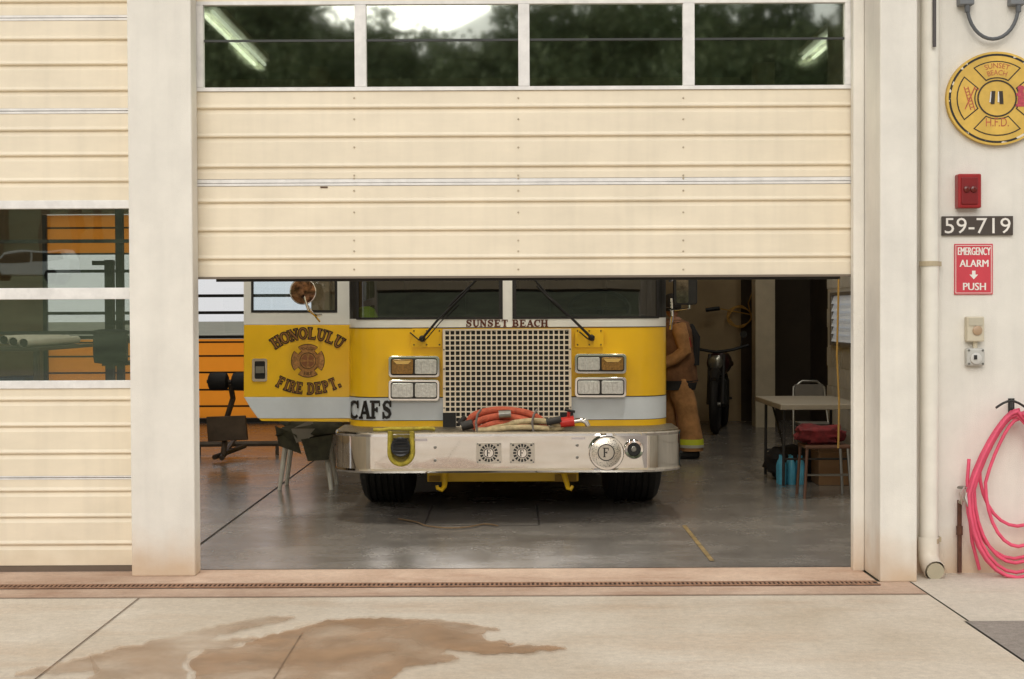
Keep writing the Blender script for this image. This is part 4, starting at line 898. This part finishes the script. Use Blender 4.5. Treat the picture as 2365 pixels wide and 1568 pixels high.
MB().box(2.87,3.16,14.44,14.46,.66,.83).build('backrest',cg,fc); MB().box(2.85,3.17,14.0,14.36,.44,.46).build('seat',cg,fc)
for xx in (2.86,3.16): MB().tube([(xx,14.02,.44),(xx,14.5,0)],.012,8).build('leg',steel,fc)
cb=thing('cardboard_box',(2.95,12.9,0),'brown cardboard box under the folding table by the block wall','box')
MB().box(2.75,3.12,12.75,13.1,.005,.3).build('carton',M('cardboard',(120,90,60),.9),cb,bevel=.004)
MB().add([(2.75,12.75,.301),(3.12,12.75,.301),(3.14,12.66,.37),(2.73,12.66,.37)],[(0,1,2,3)]).build('flap',M('cardboard2',(134,102,70),.9),cb)
tag(blob((2.62,13.35,.15),.25,.3,.14,12,.35,18,12).build('duffel_bag',M('duffel',(34,32,34),.85,nz=.3),smooth=True,ang=80),'black duffel bag on the floor under the folding table','bag')
wb=M('water_blue',(80,160,190),.15,nz=.2); wp=thing('water_bottle_pack',(2.55,12.9,0),'pack of blue water bottles on the floor under the folding table','water bottles')
for i in range(3):
    for j in range(2): MB().lathe((2.44+i*.085,12.85+j*.085,.005),(0,0,1),[(0,.038),(.16,.04),(.2,.03),(.23,.014),(.26,.014)],12).build('bottle',wb,wp,smooth=True)
pw=M('plastic_white',(220,214,202),.5); ps=thing('plastic_stool',(-1.84,12.8,0),'white plastic stool with splayed legs left of the engine','stool')
MB().box(-2.05,-1.63,12.6,13.0,.43,.47).build('seat',pw,ps,bevel=.015)
for dx in(-1,1):
    for dy in(-1,1):
        MB().tube([(-1.84+dx*.17,12.8+dy*.16,.45),(-1.84+dx*.23,12.8+dy*.2,0)],[.026,.018],8).build('leg',pw,ps,smooth=True)
jk=M('jacket_olive',(70,67,50),.9,nz=.35,ns=12); j_=thing('folded_jacket',(-1.84,12.7,.42),'dark olive jacket and papers heaped on the white plastic stool','jacket')
blob((-1.82,12.75,.53),.27,.2,.085,9,.5).build('cloth',jk,j_,smooth=True,ang=60)
MB().add([(-2.1,12.55,.58),(-1.9,12.5,.50),(-1.86,12.52,.33),(-2.06,12.53,.40)],[(0,1,2,3)]).build('sleeve',jk,j_)
MB().add([(-1.86,12.5,.46),(-1.58,12.52,.5),(-1.62,12.5,.28),(-1.8,12.48,.27)],[(0,1,2,3)]).build('sleeve',jk,j_)
MB().add([(-1.95,12.52,.55),(-1.78,12.6,.63),(-1.72,12.56,.5),(-1.9,12.49,.43)],[(0,1,2,3)]).build('papers',M('papers',(125,118,106),.8),j_)
ex_=thing('exercise_machine',(-3.06,15.2,0),'exercise machine with black foam rollers left of the engine','exercise machine')
Ye=15.2; fo=M('foam_black',(22,22,24),.7); fr=M('machine_frame',(76,64,54),.5,nz=.2)
for a,b in ((482,527),(536,580)):
    A_,B_=P(a,881,Ye-.1),P(b,881,Ye-.1); ln=(B_-A_).length; MB().lathe(A_,(B_-A_),[(0,.06),(.015,.09),(.05,.098),(ln-.05,.098),(ln-.015,.09),(ln,.06)],20).build('foam_roller',fo,ex_,smooth=True)
MB().tube([P(478,881,Ye-.1),P(584,881,Ye-.1)],.02,8).tube([P(532,885,Ye-.1),P(538,920,Ye),P(524,965,Ye)],.03,8).tube([P(520,1000,Ye),P(516,1052,Ye-.2)],.03,8).tube([P(495,1056,Ye-.2),P(565,1030,Ye+.4)],.028,8).tube([P(512,1058,Ye-.3),P(545,1010,Ye+.9)],.028,8).build('frame',fr,ex_)
MB().pprism([(476,963),(566,960),(572,1016),(480,1020)],Ye-.16,.05).build('foot_plate',M('plate_b',(92,76,60),.6,nz=.3),ex_,bevel=.006)
tag(MB().tube([P(440,1026,15.8),P(655,1024,15.8)],.03,8).tube([P(460,1026,15.8),P(460,1058,15.8)],.02,6).tube([P(640,1024,15.8),P(640,1058,15.8)],.02,6).build('low_rail',M('rail_d',(98,86,74),.5)),'low dark metal rail behind the exercise machine','rail')
rk=thing('weight_rack',(-4.1,14,0),'tall dark gym rack seen through the closed door windows','gym rack')
Yk=14
for q_ in ((243,262,600,1090,Yk,.08),(268,284,480,1090,Yk+.6,.08)): MB().pbox(*q_).build('upright',black,rk)
MB().pbox(212,262,602,612,Yk-.02,.06).pbox(243,284,740,750,Yk+.02,.4).build('crossbar',black,rk)
MB().lathe(P(256,800,Yk-.1),(1,.2,0),[(-.16,.03),(-.155,.16),(-.08,.17),(.08,.17),(.155,.16),(.16,.03)],24).build('weight_plates',fo,rk,smooth=True)
MB().pbox(232,290,780,792,Yk-.15,.4).build('shelf',black,rk); MB().pbox(235,285,835,845,Yk-.15,.4).build('shelf',black,rk)
pr=thing('pipe_rack',(PX(20,11),11,0),'low dark rack behind the left door window holding white pipes','rack')
MB().pbox(-80,90,803,811,10.9,1.4).build('shelf',fr,pr)
for q_ in ((-60,-50,811,1150,10.95,.06),(78,88,811,1150,10.95,.06)): MB().pbox(*q_).build('leg',fr,pr)
MB().pbox(-80,90,990,998,10.9,1.4).build('shelf',fr,pr)
tag(MB().pbox(-20,55,872,989,10.92,.4).build('crate',M('blue_box',(52,66,92),.6),bevel=.01),'dark blue crate on the pipe rack inside the left bay','crate')
for k,(x,y) in enumerate(((8,785),(30,789),(54,792))):
    p=P(x,y,10.9)
    o=MB().tube([p,p+Vector((-.02,1.4,.0))],.034,16,caps=False).tube([p+Vector((0,.01,0)),p+Vector((-.02,1.39,0))],.028,16,mi=1).build('pvc_pipe',[pw,darkgrey],smooth=True)
    tag(o,['white plastic pipe lying leftmost on the rack behind the left door window','white plastic pipe in the middle of three on the rack','white plastic pipe lying rightmost on the rack behind the left door window'][k],'pipe')
pts=[(920,1198),(960,1205),(985,1214),(1030,1219),(1080,1217),(1120,1210),(1150,1214)]
tag(MB().tube([G(x,y,.016) for x,y in smoothpts(pts)],.005,6).build('floor_cord',M('cord_brown',(110,86,56),.7),smooth=True),'thin brown cord lying on the garage floor below the engine','cord')

# ================================================================== SURROUNDINGS BEHIND CAMERA (reflected in the glass)
mb=MB(); nx,ny=32,22
hm=M('hill_mat',(128,136,104),.95,nz=.3,ns=.4)
for j in range(ny+1):
    for i in range(nx+1):
        x=-110+220*i/nx; y=-24-132*j/ny; s_=132*j/ny
        z=-.03+(3.3*min(1,s_/26)+max(0,s_-38)*.36*(1-.25*math.exp(-((x+3)/12)**2)))*(1 if j else 0)+noise.noise(Vector((x*.05,y*.05,0)))*min(2,s_*.04)*(s_>40); mb.v.append(Vector((x,y,z)))
for j in range(ny):
    for i in range(nx): a=j*(nx+1)+i; mb.f.append((a,a+1,a+nx+2,a+nx+1)); mb.m.append(0)
struct(mb.build('hillside',hm,smooth=True,ang=80))
leafm=[M('leaf_a',(146,158,118),.8,nz=.25,ns=1),M('leaf_b',(166,176,136),.8,nz=.25,ns=1),M('leaf_c',(122,136,102),.8)]  # greens paled to put distance haze into the leaf colour
mb=MB(); rnd=random.Random(3)
def crown(cx_,cy_,cz,r,n):
    for k in range(n):
        while True:
            d=Vector((rnd.uniform(-1,1),rnd.uniform(-1,1),rnd.uniform(-1,1)))
            if .3<d.length<1: break
        d*= .8+.5*noise.noise(d*2+Vector((cx_,0,0)))
        c=Vector((cx_,cy_,cz))+d*r; s=rnd.uniform(.14,.34)
        u=Vector((rnd.gauss(0,1),rnd.gauss(0,1),rnd.gauss(0,1))).normalized(); w=u.orthogonal().normalized()
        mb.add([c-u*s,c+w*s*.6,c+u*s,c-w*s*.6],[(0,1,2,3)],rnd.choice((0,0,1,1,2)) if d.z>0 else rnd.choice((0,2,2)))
for k in range(44):
    x=-38+68*(k+.5)/44+rnd.uniform(-1.5,1.5); y=rnd.uniform(-80,-68); dip=math.exp(-((x+4.5)/6.5)**2)
    h=rnd.uniform(20.5,24)*(1-.13*dip)
    zt0=3.3+(-y-62)*.3; mb.tube([(x,y,zt0-2),(x+rnd.uniform(-1,1),y,h-3)],[.35,.12],6,mi=3)
    crown(x,y,h-2.5,rnd.uniform(2.6,3.8),1100); crown(x+rnd.uniform(-2,2),y+2,h-7,rnd.uniform(3,4),800)
w_=mb.build('wood',leafm+[M('bark',(120,106,90),.9)]); w_['kind']='stuff'; w_['label']='green wooded hillside across from the station'; w_['category']='trees'
cx_,cy_,cz_=-24.5,-55,3.25
ca=thing('parked_car',(cx_,cy_,cz_),'white estate car parked up the slope opposite, reflected in the left door window','car')
def cp(x,z,y): return Vector((cx_+x,cy_+y,cz_+z))
MB().prism([(-2.3,.35),(-2.35,.8),(-1.95,1.0),(-1.5,1.05),(-.9,1.62),(1.9,1.66),(2.25,1.05),(2.3,.4)],lambda u,v,d:cp(u,v,d),-.9,.9).build('body',M('car_white',(210,212,212),.3,coat=.5),ca,bevel=.06)
MB().prism([(-1.35,1.08),(-.85,1.53),(.3,1.56),(.3,1.08)],lambda u,v,d:cp(u,v,d),.9,.915).build('window',black,ca)
MB().prism([(.4,1.08),(.4,1.56),(1.75,1.56),(2.0,1.08)],lambda u,v,d:cp(u,v,d),.9,.915).build('window',black,ca)
for x in(-1.45,1.45):
    for s in(-.8,.72): MB().lathe(cp(x,.36,s),(0,1,0),[(0,.3),(.02,.36),(.2,.36),(.22,.3)],24).build('wheel',rubber,ca)

# ================================================================== LIGHT
w=bpy.data.worlds.new('World'); scene.world=w; w.use_nodes=True; N=w.node_tree.nodes; L=w.node_tree.links
bg=N['Background']; sk=N.new('ShaderNodeTexSky'); sk.sky_type='NISHITA'; sk.sun_disc=False
EL,RT=rad(30),rad(190)
sk.sun_elevation=EL; sk.sun_rotation=RT; sk.air_density=1.0; sk.dust_density=4; sk.ozone_density=1
hs=N.new('ShaderNodeHueSaturation'); hs.inputs['Saturation'].default_value=.3; L.new(sk.outputs[0],hs.inputs['Color'])
wm=N.new('ShaderNodeMix'); wm.data_type='RGBA'; wm.inputs[0].default_value=.72; L.new(hs.outputs[0],wm.inputs[6]); wm.inputs[7].default_value=(8.4,8.4,8.5,1); L.new(wm.outputs[2],bg.inputs[0])
bg.inputs[1].default_value=.12
sl=bpy.data.lights.new('Sun','SUN'); sl.energy=1.1; sl.angle=rad(40); sl.color=(1,.96,.9)
so_=bpy.data.objects.new('Sun',sl); COL.objects.link(so_)
d=Vector((math.sin(RT)*math.cos(EL),math.cos(RT)*math.cos(EL),math.sin(EL)))
so_.rotation_euler=d.to_track_quat('Z','Y').to_euler(); so_.location=(0,-5,12)
scene.view_settings.view_transform='Standard'; scene.view_settings.look='None'; scene.view_settings.exposure=0
